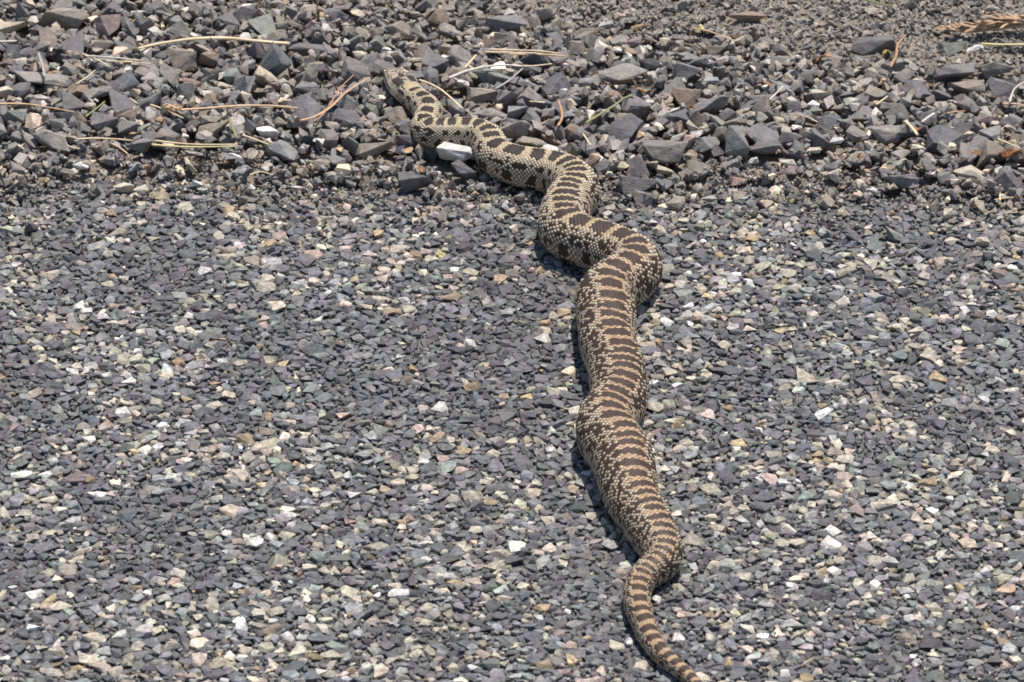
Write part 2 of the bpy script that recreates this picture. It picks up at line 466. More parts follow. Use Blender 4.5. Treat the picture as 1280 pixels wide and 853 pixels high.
def build_chips():
    r = np.random.default_rng(21)
    occ = Raster(X0, X1, Y0, EDGE0 + 0.03, 0.0006)
    lab = []
    # singled-out chips first
    sx, sy, ss_, sa, sw, sc = [], [], [], [], [], []
    for px, py, w, h, c in ROAD_SPOTS:
        p = ground(px, py, 0.001); k = px_per_m(p)
        if p[1] > edge_y(p[0]) + 0.02:
            continue
        L_ = w / k; D_ = min(max(h / k / 0.62, 0.45 * L_), 1.25 * L_)
        sx.append(p[0]); sy.append(p[1]); ss_.append(L_); sa.append(D_ / L_); sw.append(r.normal(0, 0.12)); sc.append(PAL[c])
        ix = int((p[0] - occ.x0) / occ.res); iy = int((p[1] - occ.y0) / occ.res); q = L_ * 0.45 / occ.res
        yy, xx = np.ogrid[-int(q * 1.3):int(q * 1.3) + 1, -int(q):int(q) + 1]
        yy2, xx2 = yy + iy, xx + ix
        mk = (xx / q) ** 2 + (yy / (q * D_ / L_)) ** 2 < 1
        inside = (yy2 >= 0) & (yy2 < occ.ny) & (xx2 >= 0) & (xx2 < occ.nx) & mk
        Yi, Xi = np.where(inside)
        occ.a[(Yi + iy - int(q * 1.3)), (Xi + ix - int(q))] = 1
    n_spot = len(sx)
    A = pack_chips(2600, 0.0090, 0.0130, occ, 0.80, r)
    B = pack_chips(46000, 0.0048, 0.0090, occ, 0.80, r)
    C = pack_chips(80000, 0.0024, 0.0048, occ, 0.92, r)
    x, y, sz, asp, yaw = [np.concatenate([p, a, b, c]) for p, a, b, c in zip((sx, sy, ss_, sa, sw), A, B, C)]
    n = len(x)
    col = pick_colours(n, ROADW, r, 0.24)
    # pale chips lie in loose patches, as the rollers and tyres left them
    patch = vnoise(x, y, 16.0, 8) * 0.6 + vnoise(x, y, 45.0, 9) * 0.4
    pale = col.mean(1) > 0.22
    swap = pale & (patch < 0.44) & (r.random(n) < 0.78)
    col[swap] = pick_colours(int(swap.sum()), {'dark': .5, 'slate': .3, 'mid': .2}, r)
    add = (~pale) & (patch > 0.58) & (r.random(n) < 0.18)
    col[add] = pick_colours(int(add.sum()), {'cream': .4, 'light': .3, 'beige': .2, 'white': .05, 'tan': .05}, r)
    tarry = smooth01(0.52, 0.78, vnoise(x, y, 21.0, 71) * 0.6 + vnoise(x, y, 60.0, 72) * 0.4)      # spots where the binder has come up round the chips
    col = col * (1 - 0.24 * tarry)[:, None] * (1 + r.normal(0, 0.03, (n, 3)))
    col[:n_spot] = np.array(sc) * np.exp(r.normal(0, 0.06, (n_spot, 1)))
    thick = sz * r.uniform(0.18, 0.30, n) + 0.0006
    z = r.normal(0, 0.00019, n) + 0.0016 - thick * 0.60
    z = z - 0.0011 * tarry * r.random(n)
    z[:n_spot] = 0.0018 - thick[:n_spot] * 0.58
    tilt = np.where(sz > 0.0048, 0.06, 0.15)
    rot = rot_mats(yaw, r.normal(0, 1, n) * tilt, r.normal(0, 1, n) * tilt)
    scl = np.stack([sz * 0.5, sz * 0.5 * asp, thick], 1)
    idx = r.integers(0, len(CHIP), n)
    pos = np.stack([x, y, z], 1)
    # the 300 that show largest become single pieces
    inview = (np.abs(x) < 0.30) & (y > -0.36)
    score = sz * sz * asp * inview; score[:n_spot] += 1
    order = np.argsort(-score)
    single = order[:300]; rest = np.setdiff1d(np.arange(n), single)
    v, f, c = merge_pieces(CHIP, idx[rest], pos[rest], rot[rest], scl[rest], col[rest])
    o = obj("embedded_chips", mesh_from("embedded_chips", v, f, c), M_CHIP, road)
    tag(o, kind="stuff")
    for k, sx_ in enumerate((-1.0, 1.0)):                       # the same seal goes on past the frame
        o2 = o.copy(); COL.objects.link(o2); o2.parent = road; o2.location = (sx_, 0.0, 0)
        o2.name = "embedded_chips"
    meshes = [mesh_from("chip", pv, pf) for pv, pf in CHIP]
    for me in meshes:
        me.materials.append(M_CHIP_OBJ)
    for i in single:
        c_ = bpy.data.objects.new("chip", meshes[idx[i]])
        COL.objects.link(c_); c_.parent = road
        M = Matrix(rot[i].tolist()).to_4x4()
        c_.matrix_basis = Matrix.Translation(pos[i]) @ M @ Matrix.Diagonal((*scl[i], 1))
        c_.color = (*col[i], 1)
    # grit between the chips
    g = 34000
    gx = r.uniform(X0, X1, g); gy = r.uniform(Y0, EDGE0 + 0.03, g)
    ok = gy < edge_y(gx) + 0.02
    gx, gy = gx[ok], gy[ok]; g = len(gx)
    gs = r.uniform(0.0009, 0.0026, g)
    GR = [low_stone(300 + k, 6) for k in range(10)]
    gcol = pick_colours(g, {'dark': .42, 'slate': .2, 'mid': .2, 'light': .07, 'cream': .05, 'white': .02, 'tan': .015, 'taupe': .05}, r)
    v, f, c = merge_pieces(GR, r.integers(0, 10, g), np.stack([gx, gy, r.uniform(0.0002, 0.0016, g)], 1), rot_mats(r.uniform(0, 6.28, g), r.normal(0, .4, g), r.normal(0, .4, g)),
                           np.stack([gs * .55, gs * .45, gs * .4], 1), gcol)
    o = obj("grit", mesh_from("grit", v, f, c), M_CHIP, road)
    tag(o, kind="stuff")


build_chips()

# ----------------------------------------------------------------------------
# shoulder: dusty soil under a heap of crushed stone
# ----------------------------------------------------------------------------
def dusty_far(x, y):
    """0 in the heap of stones, 1 out on the dusty ground"""
    return smooth01(0.165, 0.235, y - edge_y(x) + 0.20 * x + 0.07 * (vnoise(x, y, 9.0, 31) - 0.5))



def soil_z(X, Y):
    far = dusty_far(X, Y)
    d = Y - edge_y(X)
    return -0.006 + 0.007 * smooth01(-0.012, 0.035, d) + 0.008 * far + 0.004 * (vnoise(X, Y, 22.0, 12) - 0.5) + 0.002 * (vnoise(X, Y, 90.0, 13) - 0.5)


shoulder = sheet("gravel_shoulder", -0.95, 0.95, EDGE0 - 0.02, 1.0, 330, 260, soil_z, M_DIRT)
tag(shoulder, "gravel shoulder of loose dark crushed stone along the road edge", "gravel", kind="structure")
outer = sheet("verge", -60, 60, EDGE0 + 0.0, 60, 3, 3, lambda X, Y: 0 * X - 0.0145, M_DIRT)
tag(outer, "dusty brown verge ground beyond the gravel shoulder", "ground", kind="structure")

HM = Raster(-0.56, 0.56, EDGE0 - 0.10, 0.90, 0.001)
_yy, _xx = np.mgrid[0:HM.ny, 0:HM.nx]
HM.a = soil_z(HM.x0 + _xx * HM.res, HM.y0 + _yy * HM.res).astype(np.float32)
HM.a = np.where(HM.y0 + _yy * HM.res < EDGE0 + 0.012, np.maximum(HM.a, 0.0012), HM.a).astype(np.float32)
TAKEN = np.zeros((HM.ny, HM.nx), bool)          # footprints of the singled-out stones
CEIL = np.full((HM.ny, HM.nx), 1.0)             # how high the heap may rise in front of what stands clear of it


def keep_clear(x, y, half, foot, reach=0.045):
    """loose stones on the near side of a standing thing stay below its lower edge"""
    i0, i1 = int((x - half - HM.x0) / HM.res), int((x + half - HM.x0) / HM.res)
    j1 = int((y - HM.y0) / HM.res); j0 = int((y - reach - HM.y0) / HM.res)
    i0, i1, j0, j1 = max(i0, 0), min(i1, HM.nx), max(j0, 0), min(j1, HM.ny)
    if i1 <= i0 or j1 <= j0:
        return
    dist = (j1 - np.arange(j0, j1)) * HM.res
    CEIL[j0:j1, i0:i1] = np.minimum(CEIL[j0:j1, i0:i1], (foot + 0.60 * dist)[:, None])


for _k in range(0, len(S_XY), 6):
    if S_XY[_k, 1] > EDGE0 - 0.02:
        keep_clear(S_XY[_k, 0], S_XY[_k, 1] - S_R[_k] * 0.6, 0.004, float(belly_level(S_XY[_k, 1])) + 0.30 * S_R[_k])


def hm_window(x, y, a, b, yaw):
    k = int(max(a, b) / HM.res) + 1
    ix = int((x - HM.x0) / HM.res); iy = int((y - HM.y0) / HM.res)
    y0_, y1_, x0_, x1_ = max(iy - k, 0), min(iy + k + 1, HM.ny), max(ix - k, 0), min(ix + k + 1, HM.nx)
    if y1_ - y0_ < 2 or x1_ - x0_ < 2:
        return None
    yy, xx = np.ogrid[y0_ - iy:y1_ - iy, x0_ - ix:x1_ - ix]
    c, s_ = math.cos(yaw), math.sin(yaw)
    u = (xx * c + yy * s_) * HM.res / a; v = (-xx * s_ + yy * c) * HM.res / b
    q = u * u + v * v
    return (slice(y0_, y1_), slice(x0_, x1_)), q


def settle(x, y, a, b, h, yaw, sink):
    """rest a piece of half-axes a, b, h on what already lies there; returns its centre height"""
    w = hm_window(x, y, a, b, yaw)
    if w is None:
        return None
    sl, q = w
    win = HM.a[sl]; m = q < 0.8
    if not m.any():
        m = q <= q.min()
    base = 0.55 * float(np.mean(win[m])) + 0.45 * float(np.max(win[m]))
    return base + h * (1 - sink), sl, q


def stamp(zc, h, sl, q):
    win = HM.a[sl]
    m = q < 1
    top = zc + h * np.sqrt(np.clip(1 - q, 0, 1)) * 0.9
    win[m] = np.maximum(win[m], top[m])


def height_at(x, y, rad=0.003):
    w = hm_window(x, y, rad, rad, 0)
    if w is None:
        return 0.0
    sl, q = w
    return float(np.max(HM.a[sl][q < 1.2])) if (q < 1.2).any() else 0.0


STONE = [low_stone(500 + k, int(rng.integers(11, 16))) for k in range(48)]
ROUGH = [rough_stone(700 + k, int(rng.integers(11, 16))) for k in range(36)]
ROUGH_ME = []
for pv, pf in ROUGH:
    me = mesh_from("stone", pv, pf, smooth=False)
    me.materials.append(M_STONE_OBJ)
    ROUGH_ME.append(me)

SHOW = {'dark': .22, 'slate': .17, 'mid': .26, 'taupe': .20, 'green': .04, 'light': .04, 'cream': .022, 'white': .016, 'beige': .03, 'tan': .005, 'pink': .004, 'purple': .012, 'brown': .035}

# stones one can point to: px, py (middle), width px, height px, colour, name label
F_STONES = [
    (567, 191, 48, 40, 'white', "large chalk white stone lying against the snake's second bend"),
    (521, 226, 46, 40, 'slate', "blue grey five-sided stone leaning at the road edge below the white stone"),
    (580, 214, 34, 38, 'dark', "dark grey pointed stone directly below and overlapping the large white stone"),
    (497, 146, 30, 30, 'taupe', "taupe blocky stone touching the outside of the snake's neck"),
    (470, 187, 50, 30, 'taupe', "taupe stone with a tan stain below the neck block stone"),
    (332, 97, 32, 42, 'beige', "olive tan flat stone standing on edge above the long orange stalk"),
    (334, 166, 28, 22, 'white', "sparkling white quartz lump beside the short straw under the orange stalk"),
    (279, 157, 22, 13, 'cream', "smooth cream oval pebble left of the short green blade"),
    (240, 105, 26, 14, 'pink', "pink and white pebble left of the two white pebbles"),
    (273, 97, 26, 14, 'white', "bright white angular pebble above the other white pebbles"),
    (281, 108, 22, 17, 'cream', "pale wedge-shaped pebble just below the bright white angular pebble"),
    (258, 117, 15, 13, 'white', "small round white pebble just above the long orange stalk"),
    (12, 36, 42, 28, 'beige', "beige rounded stone cut by the left edge of the picture"),
    (77, 22, 64, 36, 'taupe', "big brown grey boulder with a dark hollow beneath it near the top left"),
    (137, 33, 32, 38, 'purple', "purplish dark block standing upright near the top left"),
    (227, 74, 38, 34, 'taupe', "round grey stone below the long straw stalk's left half"),
    (260, 73, 28, 26, 'brown', "rusty brown stone beside the round grey one below the long stalk"),
    (386, 60, 54, 18, 'dark', "low dark slab at the thick end of the long straw stalk"),
    (52, 101, 72, 26, 'mid', "long grey slab with a black shadow under it near the left edge"),
    (120, 118, 46, 26, 'mid', "grey block with a black hollow in front below the crossed straws"),
    (25, 117, 30, 26, 'dark', "dark tilted wedge beside a cream stone at the left edge"),
    (7, 117, 22, 24, 'cream', "cream stone at the left edge beside the dark wedge"),
    (30, 78, 28, 14, 'cream', "pale cream topped stone above the long grey slab"),
    (68, 91, 18, 9, 'tan', "small mustard yellow pebble resting on the long grey slab"),
    (66, 176, 52, 32, 'mid', "broad flat grey stone below the reddish stalk at left"),
    (101, 207, 20, 13, 'white', "white pebble leaning on a smaller cream one low at left"),
    (91, 215, 16, 9, 'cream', "small cream pebble in front of the white pebble low at left"),
    (155, 236, 26, 20, 'cream', "pale grey-pink stone at the road edge, larger of the two side by side"),
    (176, 238, 18, 14, 'cream', "pale stone at the road edge, smaller of the two side by side"),
    (176, 182, 32, 30, 'slate', "slate stone overlapping the middle of the thin tan stalk"),
    (380, 113, 38, 30, 'slate', "blue slate block with a bright rim right of the olive stone"),
    (545, 76, 32, 40, 'slate', "tall slate block standing behind the snake's head"),
    (575, 74, 34, 34, 'mid', "grey stone with a rough face right of the tall slate block"),
    (549, 23, 30, 36, 'brown', "reddish brown block standing near the top middle"),
    (563, 40, 36, 30, 'mid', "smooth grey domed stone in front of the reddish brown block"),
    (500, 38, 38, 26, 'taupe', "brown grey boulder above the pair of cream stones"),
    (630, 28, 62, 36, 'slate', "wide dark slab with a sloping face near the top middle"),
    (600, 8, 28, 16, 'dark', "dark stone at the top edge above the wide slab"),
    (449, 70, 18, 14, 'cream', "upper stone of the cream pair left of the snake's head"),
    (444, 80, 24, 12, 'cream', "lower stone of the cream pair left of the snake's head"),
    (482, 62, 14, 11, 'white', "small white stone above the snake's snout"),
    (522, 58, 20, 12, 'beige', "yellowish lumpy stone between the snout and the reddish brown block"),
    (618, 96, 56, 28, 'green', "grey green domed stone under the pale twig"),
    (577, 105, 18, 20, 'white', "knobbly white stone beneath the left end of the pale twig"),
    (603, 118, 44, 34, 'taupe', "brown grey faceted stone below the knobbly white stone"),
    (563, 131, 30, 30, 'green', "grey green flat stone behind the snake's neck bend"),
    (640, 165, 50, 36, 'mid', "broad grey stone against the far side of the second bend"),
    (612, 143, 46, 20, 'mid', "flat pale grey stone at the end of the thin straw by the neck"),
    (690, 186, 26, 12, 'white', "white flake showing just behind the snake's third bend"),
    (742, 200, 20, 20, 'pink', "flat pink flake right of the snake's third bend"),
    (683, 158, 24, 24, 'taupe', "stone with a rusty left and white right half beside the curved red stalk"),
    (715, 164, 26, 22, 'brown', "tan and brown block right of the curved red stalk"),
    (665, 178, 42, 20, 'taupe', "low brown grey slab just above the white flake"),
    (778, 96, 60, 38, 'mid', "large flat grey stone with faceted corners above the green stem"),
    (735, 42, 44, 22, 'taupe', "dusty brown grey boulder in the soil right of the wide slab"),
    (812, 84, 28, 22, 'black', "black sharp stone between the large flat stone and the dark cube"),
    (855, 88, 40, 44, 'slate', "large dark cube-like stone in the middle of the right half"),
    (858, 122, 36, 30, 'brown', "brown rough stone directly below the dark cube"),
    (886, 134, 54, 34, 'slate', "long slate splinter slanting up beside the brown rough stone"),
    (935, 22, 46, 26, 'brown', "brown lumpy clod with a shadow beneath near the top"),
    (1007, 27, 28, 15, 'light', "smooth pale grey egg-shaped stone right of the brown clod"),
    (998, 41, 14, 10, 'cream', "small straw yellow pebble below the pale egg-shaped stone"),
    (905, 76, 26, 15, 'light', "light grey angular stone right of the dark cube"),
    (934, 82, 15, 16, 'cream', "cream rounded pebble above the orange crumb"),
    (958, 78, 17, 11, 'white', "white flat pebble right of the cream rounded pebble"),
    (888, 101, 20, 18, 'light', "pale chalky stone against the foot of the dark cube"),
    (1030, 118, 30, 20, 'cream', "cluster-like pale lumpy stone left of the grey twin stones"),
    (1016, 131, 16, 15, 'white', "white angular pebble below the pale lumpy stone"),
    (1095, 54, 62, 32, 'dark', "dark wedge-shaped stone with a sharp front keel"),
    (1103, 35, 34, 15, 'dark', "small dark stone sitting behind the wedge-shaped stone"),
    (1193, 92, 56, 42, 'slate', "two-pointed blue slate stone below the teal dark stone"),
    (1192, 62, 36, 24, 'green', "teal dark stone left of the bright white stone near the sprig"),
    (1219, 61, 26, 15, 'white', "bright white angular stone below the brown sprig"),
    (1246, 88, 44, 32, 'mid', "grey faceted stone under the straw at right"),
    (1208, 109, 46, 30, 'taupe', "brown grey cracked stone below the two-pointed slate stone"),
    (1253, 112, 40, 30, 'slate', "dark slate stone below the grey faceted stone at right"),
    (1097, 117, 34, 28, 'taupe', "light taupe block left of the pale thin straw at right"),
    (1131, 98, 28, 26, 'mid', "grey upright stone above the light taupe block"),
    (1175, 118, 28, 22, 'dark', "dark grey stone in front of the two-pointed slate stone"),
    (1213, 216, 44, 19, 'cream', "long cream coloured stone low at right"),
    (1264, 207, 22, 11, 'beige', "small beige stone under the dark bark flake"),
    (958, 185, 40, 30, 'slate', "slate stone with a black hollow front in the right half"),
    (985, 174, 34, 22, 'dark', "dark stone touching the slate stone with the hollow"),
    (942, 200, 12, 12, 'white', "tiny white rounded pebble below the black hollow"),
    (985, 204, 23, 10, 'light', "pale blue grey flat pebble on a dark stone"),
    (988, 214, 34, 16, 'purple', "purplish stone beneath the pale blue pebble"),
    (796, 232, 50, 26, 'slate', "blue slate stone with a black front right of the snake's fourth bend"),
    (803, 248, 28, 22, 'mid', "grey stone in front of the blue slate stone near the fourth bend"),
    (846, 257, 26, 20, 'taupe', "taupe stone with a dark underside at the road edge"),
    (759, 268, 13, 10, 'white', "small white pebble right of the fourth bend"),
    (786, 264, 15, 9, 'cream', "smooth cream pebble below the blue slate stone"),
    (824, 288, 20, 15, 'cream', "creamy white pebble on the road edge right of the snake"),
    (833, 214, 28, 18, 'beige', "tan and yellow stone near the middle of the gravel at right"),
    (923, 228, 24, 16, 'pink', "peach coloured stone above the olive tan one"),
    (924, 245, 20, 16, 'beige', "olive tan stone below the peach coloured one"),
    (887, 249, 20, 14, 'light', "speckled grey-white stone left of the olive tan one"),
    (1090, 239, 24, 14, 'white', "white stone with a tan end at right"),
    (1070, 244, 14, 12, 'pink', "small pinkish stone left of the white one with a tan end"),
    (1127, 193, 28, 12, 'light', "pale grey oblong stone near the right"),
    (1148, 185, 20, 14, 'cream', "cream angular pebble right of the pale oblong stone"),
    (1185, 266, 15, 17, 'cream', "pale upright chip at the road edge low at right"),
    (1180, 152, 0, 0, '', ""),
    (1109, 170, 40, 28, 'mid', "grey ridged stone near the tan stick"),
    (1073, 167, 32, 26, 'mid', "grey square-ended stone left of the grey ridged stone"),
    (1205, 163, 30, 24, 'dark', "dark pitted stone above the small black gap at right"),
    (1266, 152, 30, 20, 'slate', "blue slate wedge at the right edge above the bark flake"),
    (1230, 150, 24, 22, 'purple', "purplish grey stone left of the blue slate wedge"),
    (1268, 172, 24, 14, 'mid', "grey slab at the right edge below the blue slate wedge"),
    (849, 171, 24, 14, 'light', "pale grey pebble below the slate splinter's left end"),
    (871, 169, 18, 14, 'white', "white three-cornered pebble below the slate splinter"),
    (995, 160, 16, 12, 'white', "white pebble above the dark stone in the right half"),
    (1046, 176, 18, 14, 'white', "chalky white lump left of the grey square-ended stone"),
    (1018, 188, 20, 14, 'cream', "pale stone left of the chalky white lump"),
    (974, 152, 18, 12, 'beige', "pale tan pebble right of the slate splinter"),
    (928, 140, 22, 12, 'beige', "beige oval pebble under the thin pale straw"),
    (1188, 133, 14, 14, 'beige', "yellowish pebble above the red-brown needle"),
    (1185, 135, 0, 0, '', ""),
    (398, 177, 14, 18, 'white', "whitish chunk below the reddish needle bundle"),
    (373, 236, 24, 10, 'white', "white flake at the road edge right of the pale grit"),
    (417, 223, 16, 20, 'light', "pale split stone left of the five-sided stone"),
    (314, 235, 10, 13, 'white', "small white upright pebble at the road edge"),
    (246, 229, 16, 10, 'white', "white pebble near the road edge below the yellow straw pair"),
    (292, 195, 20, 14, 'white', "white pebble below the right end of the yellow straw pair"),
    (242, 193, 22, 12, 'light', "pale pebble below the middle of the yellow straw pair"),
    (232, 170, 10, 9, 'white', "tiny white pebble above the yellow straw pair"),
    (170, 130, 12, 10, 'cream', "small cream pebble left of the seed head"),
    (199, 150, 14, 12, 'tan', "tan pebble below the seed head"),
    (172, 16, 22, 9, 'white', "white flat stone near the top left"),
    (190, 24, 16, 11, 'cream', "small pale stone right of the white flat one near the top left"),
    (308, 7, 16, 7, 'white', "small white stone at the top edge left of centre"),
    (327, 24, 18, 10, 'cream', "pale stone in the dusty soil left of centre"),
    (370, 32, 26, 16, 'mid', "oval grey stone above the low dark slab"),
    (573, 5, 10, 8, 'white', "tiny white stone at the top edge"),
    (757, 31, 20, 14, 'light', "chalky grey stone in the soil at centre right"),
    (798, 34, 20, 10, 'tan', "tan pebble in the soil at centre right"),
    (785, 26, 26, 14, 'green', "pale teal stone behind the tan pebble"),
    (772, 63, 15, 11, 'white', "white pebble above the large flat grey stone"),
    (762, 61, 14, 12, 'beige', "tan pebble left of the white one above the large flat stone"),
    (783, 75, 16, 9, 'white', "white chip at the corner of the large flat grey stone"),
    (718, 137, 12, 10, 'white', "small white pebble left of the green stem"),
    (731, 137, 14, 12, 'light', "pale grey pebble touching the green stem"),
    (812, 128, 12, 11, 'white', "white pebble right of the green stem"),
    (771, 135, 12, 16, 'light', "pale upright chip below the green stem's tip"),
    (842, 140, 18, 14, 'white', "white stone left of the slate splinter"),
    (1090, 14, 18, 9, 'cream', "cream stone in the soil near the top right"),
    (1240, 10, 18, 10, 'light', "pale stone near the top right corner"),
    (1215, 5, 30, 12, 'dark', "dark rock at the top edge near the right corner"),
    (1245, 22, 34, 14, 'taupe', "dusty brown rock above the brown sprig"),
]


def build_gravel():
    r = np.random.default_rng(33)
    n1, n2 = 12000, 42000
    n = n1 + n2
    x = r.uniform(-0.52, 0.52, n); y = EDGE0 - 0.085 + r.random(n) * (0.85 - EDGE0)
    d = y - edge_y(x)
    keep = d > 0.002 - 0.070 * r.random(n) ** 3.5
    first = np.arange(n) < n1
    x, y, d, first = x[keep], y[keep], d[keep], first[keep]; n = len(x)
    far = dusty_far(x, y)
    big = smooth01(-0.01, 0.075, d) * (1 - 0.50 * far)
    sz = (0.0046 + 0.0070 * big) * np.exp(r.normal(0, 0.36, n))
    sz = np.where(r.random(n) < 0.07 * big, sz * 1.6, sz)
    sz = np.where(first, sz, (0.0034 + 0.0024 * big) * np.exp(r.normal(0, 0.32, n)))
    sz = np.clip(sz, 0.0024, 0.026)
    key = r.random(n) - 12 * np.minimum(sz, 0.014) + 10.0 * (~first)
    order = np.argsort(key)
    asp = r.uniform(0.6, 0.98, n); hh = r.uniform(0.45, 0.85, n); yaw = r.uniform(0, 6.283, n)
    dist, srad = snake_clear(x, y)
    pos = np.zeros((n, 3)); ok = np.zeros(n, bool)
    for i in order:
        a, b, h = sz[i] * 0.5, sz[i] * 0.5 * asp[i], sz[i] * 0.5 * hh[i]
        ix = int((x[i] - HM.x0) / HM.res); iy = int((y[i] - HM.y0) / HM.res)
        if not (0 <= ix < HM.nx and 0 <= iy < HM.ny) or TAKEN[iy, ix]:
            continue
        res = settle(x[i], y[i], a, b, h, yaw[i], 0.40)
        if res is None:
            continue
        zc, sl, q = res
        if r.random() < (0.25 if first[i] else 0.6) * far[i]:
            continue
        if zc + h > CEIL[iy, ix] + (0.15 * h if first[i] else 1.0 * h):
            continue
        limit = 0.0050 + 0.008 * smooth01(-0.005, 0.07, d[i]) - 0.003 * far[i]
        if zc > limit + (0.0015 if not first[i] else 0):
            continue
        if dist[i] < srad[i] + a * 0.7 and zc + h > belly_level(y[i]) + 0.002 + 0.006 * max(0, dist[i] / srad[i] - 0.6):
            continue
        tk = TAKEN[sl]
        if tk.any() and (q[tk].min() < 0.35):
            continue
        stamp(zc, h, sl, q)
        pos[i] = (x[i], y[i], zc); ok[i] = True
    idx_ok = np.where(ok)[0]
    x, y, sz, asp, hh, yaw, d, pos = (v[idx_ok] for v in (x, y, sz, asp, hh, yaw, d, pos))
    n = len(x)
    col = pick_colours(n, SHOW, r, 0.22) * np.array((1.38, 1.30, 1.20))
    bigpale = (sz > 0.0125) & (col.mean(1) > 0.21)
    col[bigpale] = pick_colours(int(bigpale.sum()), {'dark': .3, 'mid': .4, 'taupe': .3}, r)
    near = smooth01(0.05, 0.0, d)
    sw = r.random(n) < 0.10 * near
    col[sw] = pick_colours(int(sw.sum()), {'cream': .4, 'light': .3, 'white': .1, 'tan': .1, 'beige': .1}, r)
    dusty = dusty_far(x, y)[:, None] * 0.65
    col = col * (1 - dusty) + np.array((0.26, 0.228, 0.193)) * dusty * (0.7 + 0.6 * r.random((n, 1)))
    tl = 0.45
    rot = rot_mats(yaw, r.normal(0, tl, n), r.normal(0, tl, n))
    scl = np.stack([sz * .5, sz * .5 * asp, sz * .5 * hh], 1) * 1.08
    inview = (np.abs(x) < 0.31) & (y < 0.44)
    score = sz * inview
    single = np.argsort(-score)[:300]
    rest = np.setdiff1d(np.arange(n), single)
    v, f, c = merge_pieces(STONE, r.integers(0, len(STONE), n)[rest], pos[rest], rot[rest], scl[rest], col[rest])
    o = obj("loose_gravel", mesh_from("loose_gravel", v, f, c), M_STONE, shoulder)
    tag(o, kind="stuff")
    for sx_ in (-1.03, 1.03):
        o2 = o.copy(); COL.objects.link(o2); o2.parent = shoulder; o2.location = (sx_, -0.022 * 1.03 / 0.58 * (1 if sx_ > 0 else -1), 0); o2.name = "loose_gravel"
    for i in single:
        s_ = bpy.data.objects.new("stone", ROUGH_ME[int(r.integers(0, len(ROUGH_ME)))])
        COL.objects.link(s_); s_.parent = shoulder
        s_.matrix_basis = Matrix.Translation(pos[i]) @ Matrix(rot[i].tolist()).to_4x4() @ Matrix.Diagonal((*scl[i], 1))
        s_.color = (*col[i], 1)
    # grit and crumbs of soil between and beyond the stones
    g = 78000
    gx = r.uniform(-0.50, 0.50, g); gy = EDGE0 - 0.005 + r.random(g) * (0.56 - EDGE0)
    ok = gy > edge_y(gx) - 0.004
    gx, gy = gx[ok], gy[ok]; g = len(gx)
    gd = gy - edge_y(gx)
    gs = r.uniform(0.0010, 0.0030, g) * (1 + 0.6 * dusty_far(gx, gy))
    ii = np.clip(((gx - HM.x0) / HM.res).astype(int), 0, HM.nx - 1); jj = np.clip(((gy - HM.y0) / HM.res).astype(int), 0, HM.ny - 1)
    gz = HM.a[jj, ii]
    low = gz < 0.004 + 0.005 * r.random(g) + 0.005 * dusty_far(gx, gy)
    dd, rr = snake_clear(gx, gy) if g < 1 else (None, None)
    gx, gy, gz, gs, gd = gx[low], gy[low], gz[low], gs[low], gd[low]; g = len(gx)
    GR = [low_stone(900 + k, 6) for k in range(10)]
    gc = pick_colours(g, {'dark': .10, 'mid': .32, 'taupe': .32, 'brown': .06, 'beige': .08, 'light': .05, 'cream': .04, 'slate': .05, 'tan': .01}, r)
    gf = dusty_far(gx, gy)[:, None] * 0.5
    gc = gc * (1 - gf) + np.array((0.27, 0.235, 0.195)) * gf
    v, f, c = merge_pieces(GR, r.integers(0, 10, g), np.stack([gx, gy, gz + gs * 0.15], 1), rot_mats(r.uniform(0, 6.28, g), r.normal(0, .5, g), r.normal(0, .5, g)),
                           np.stack([gs * .55, gs * .48, gs * .38], 1), gc)
    o = obj("shoulder_grit", mesh_from("shoulder_grit", v, f, c), M_STONE, shoulder)
    tag(o, kind="stuff")




def build_feature_stones():
    r = np.random.default_rng(77)
    for px, py, w, h, ck, label in F_STONES:
        if not label:
            continue
        p = ground(px, py, 0.006); k = px_per_m(p)
        W = w / k; H = h / k
        hz = 0.70 * H; dy = max(0.85 * H, 0.50 * W)
        hz = min(hz, 0.85 * W)
        c = PAL[ck]
        yaw = r.normal(0, 0.16)
        w_ = hm_window(p[0], p[1], W * .4, dy * .4, 0)
        base = float(np.percentile(HM.a[w_[0]][w_[1] < 1], 35)) if w_ is not None and (w_[1] < 1).any() else 0.0
        base = 0.0012 + 0.0065 * float(smooth01(0.0, 0.07, p[1] - edge_y(p[0]))) - 0.001 * float(dusty_far(np.array([p[0]]), np.array([p[1]]))[0])
        base = max(base, float(soil_z(np.array([p[0]]), np.array([p[1]]))[0]) - 0.08 * hz) + (0.0028 if w < 21 else 0.0)
        zc = base + hz * 0.5 * 0.95
        p = ground(px, py, zc)
        o = bpy.data.objects.new("stone", ROUGH_ME[int(r.integers(0, len(ROUGH_ME))) if 'chalk' not in label else 5])
        COL.objects.link(o)
        o.matrix_basis = Matrix.Translation(p) @ Matrix.Rotation(yaw, 4, 'Z') @ Matrix.Rotation(r.normal(0, .12), 4, 'X') @ Matrix.Rotation(r.normal(0, .14), 4, 'Y') @ Matrix.Diagonal((W * .52, dy * .5, hz * .55, 1))
        o.color = (*(np.array(c) * math.exp(r.normal(0, 0.08)) * (1.1 if 'chalk' in label else 1.15 if ck in ('white', 'cream') else np.array((1.28, 1.21, 1.13)))), 1)
        tag(o, label, "stone")
        if p[1] > EDGE0 - 0.02:
            w2 = hm_window(p[0], p[1], W * .5, dy * .5, yaw)
            if w2 is not None:
                stamp(zc, hz * .5, *w2)
                TAKEN[w2[0]] |= w2[1] < 0.8
                keep_clear(p[0], p[1] - dy * 0.35, W * 0.42, base + 0.22 * hz)


build_feature_stones()
build_gravel()

# ----------------------------------------------------------------------------
# the snake
# ----------------------------------------------------------------------------


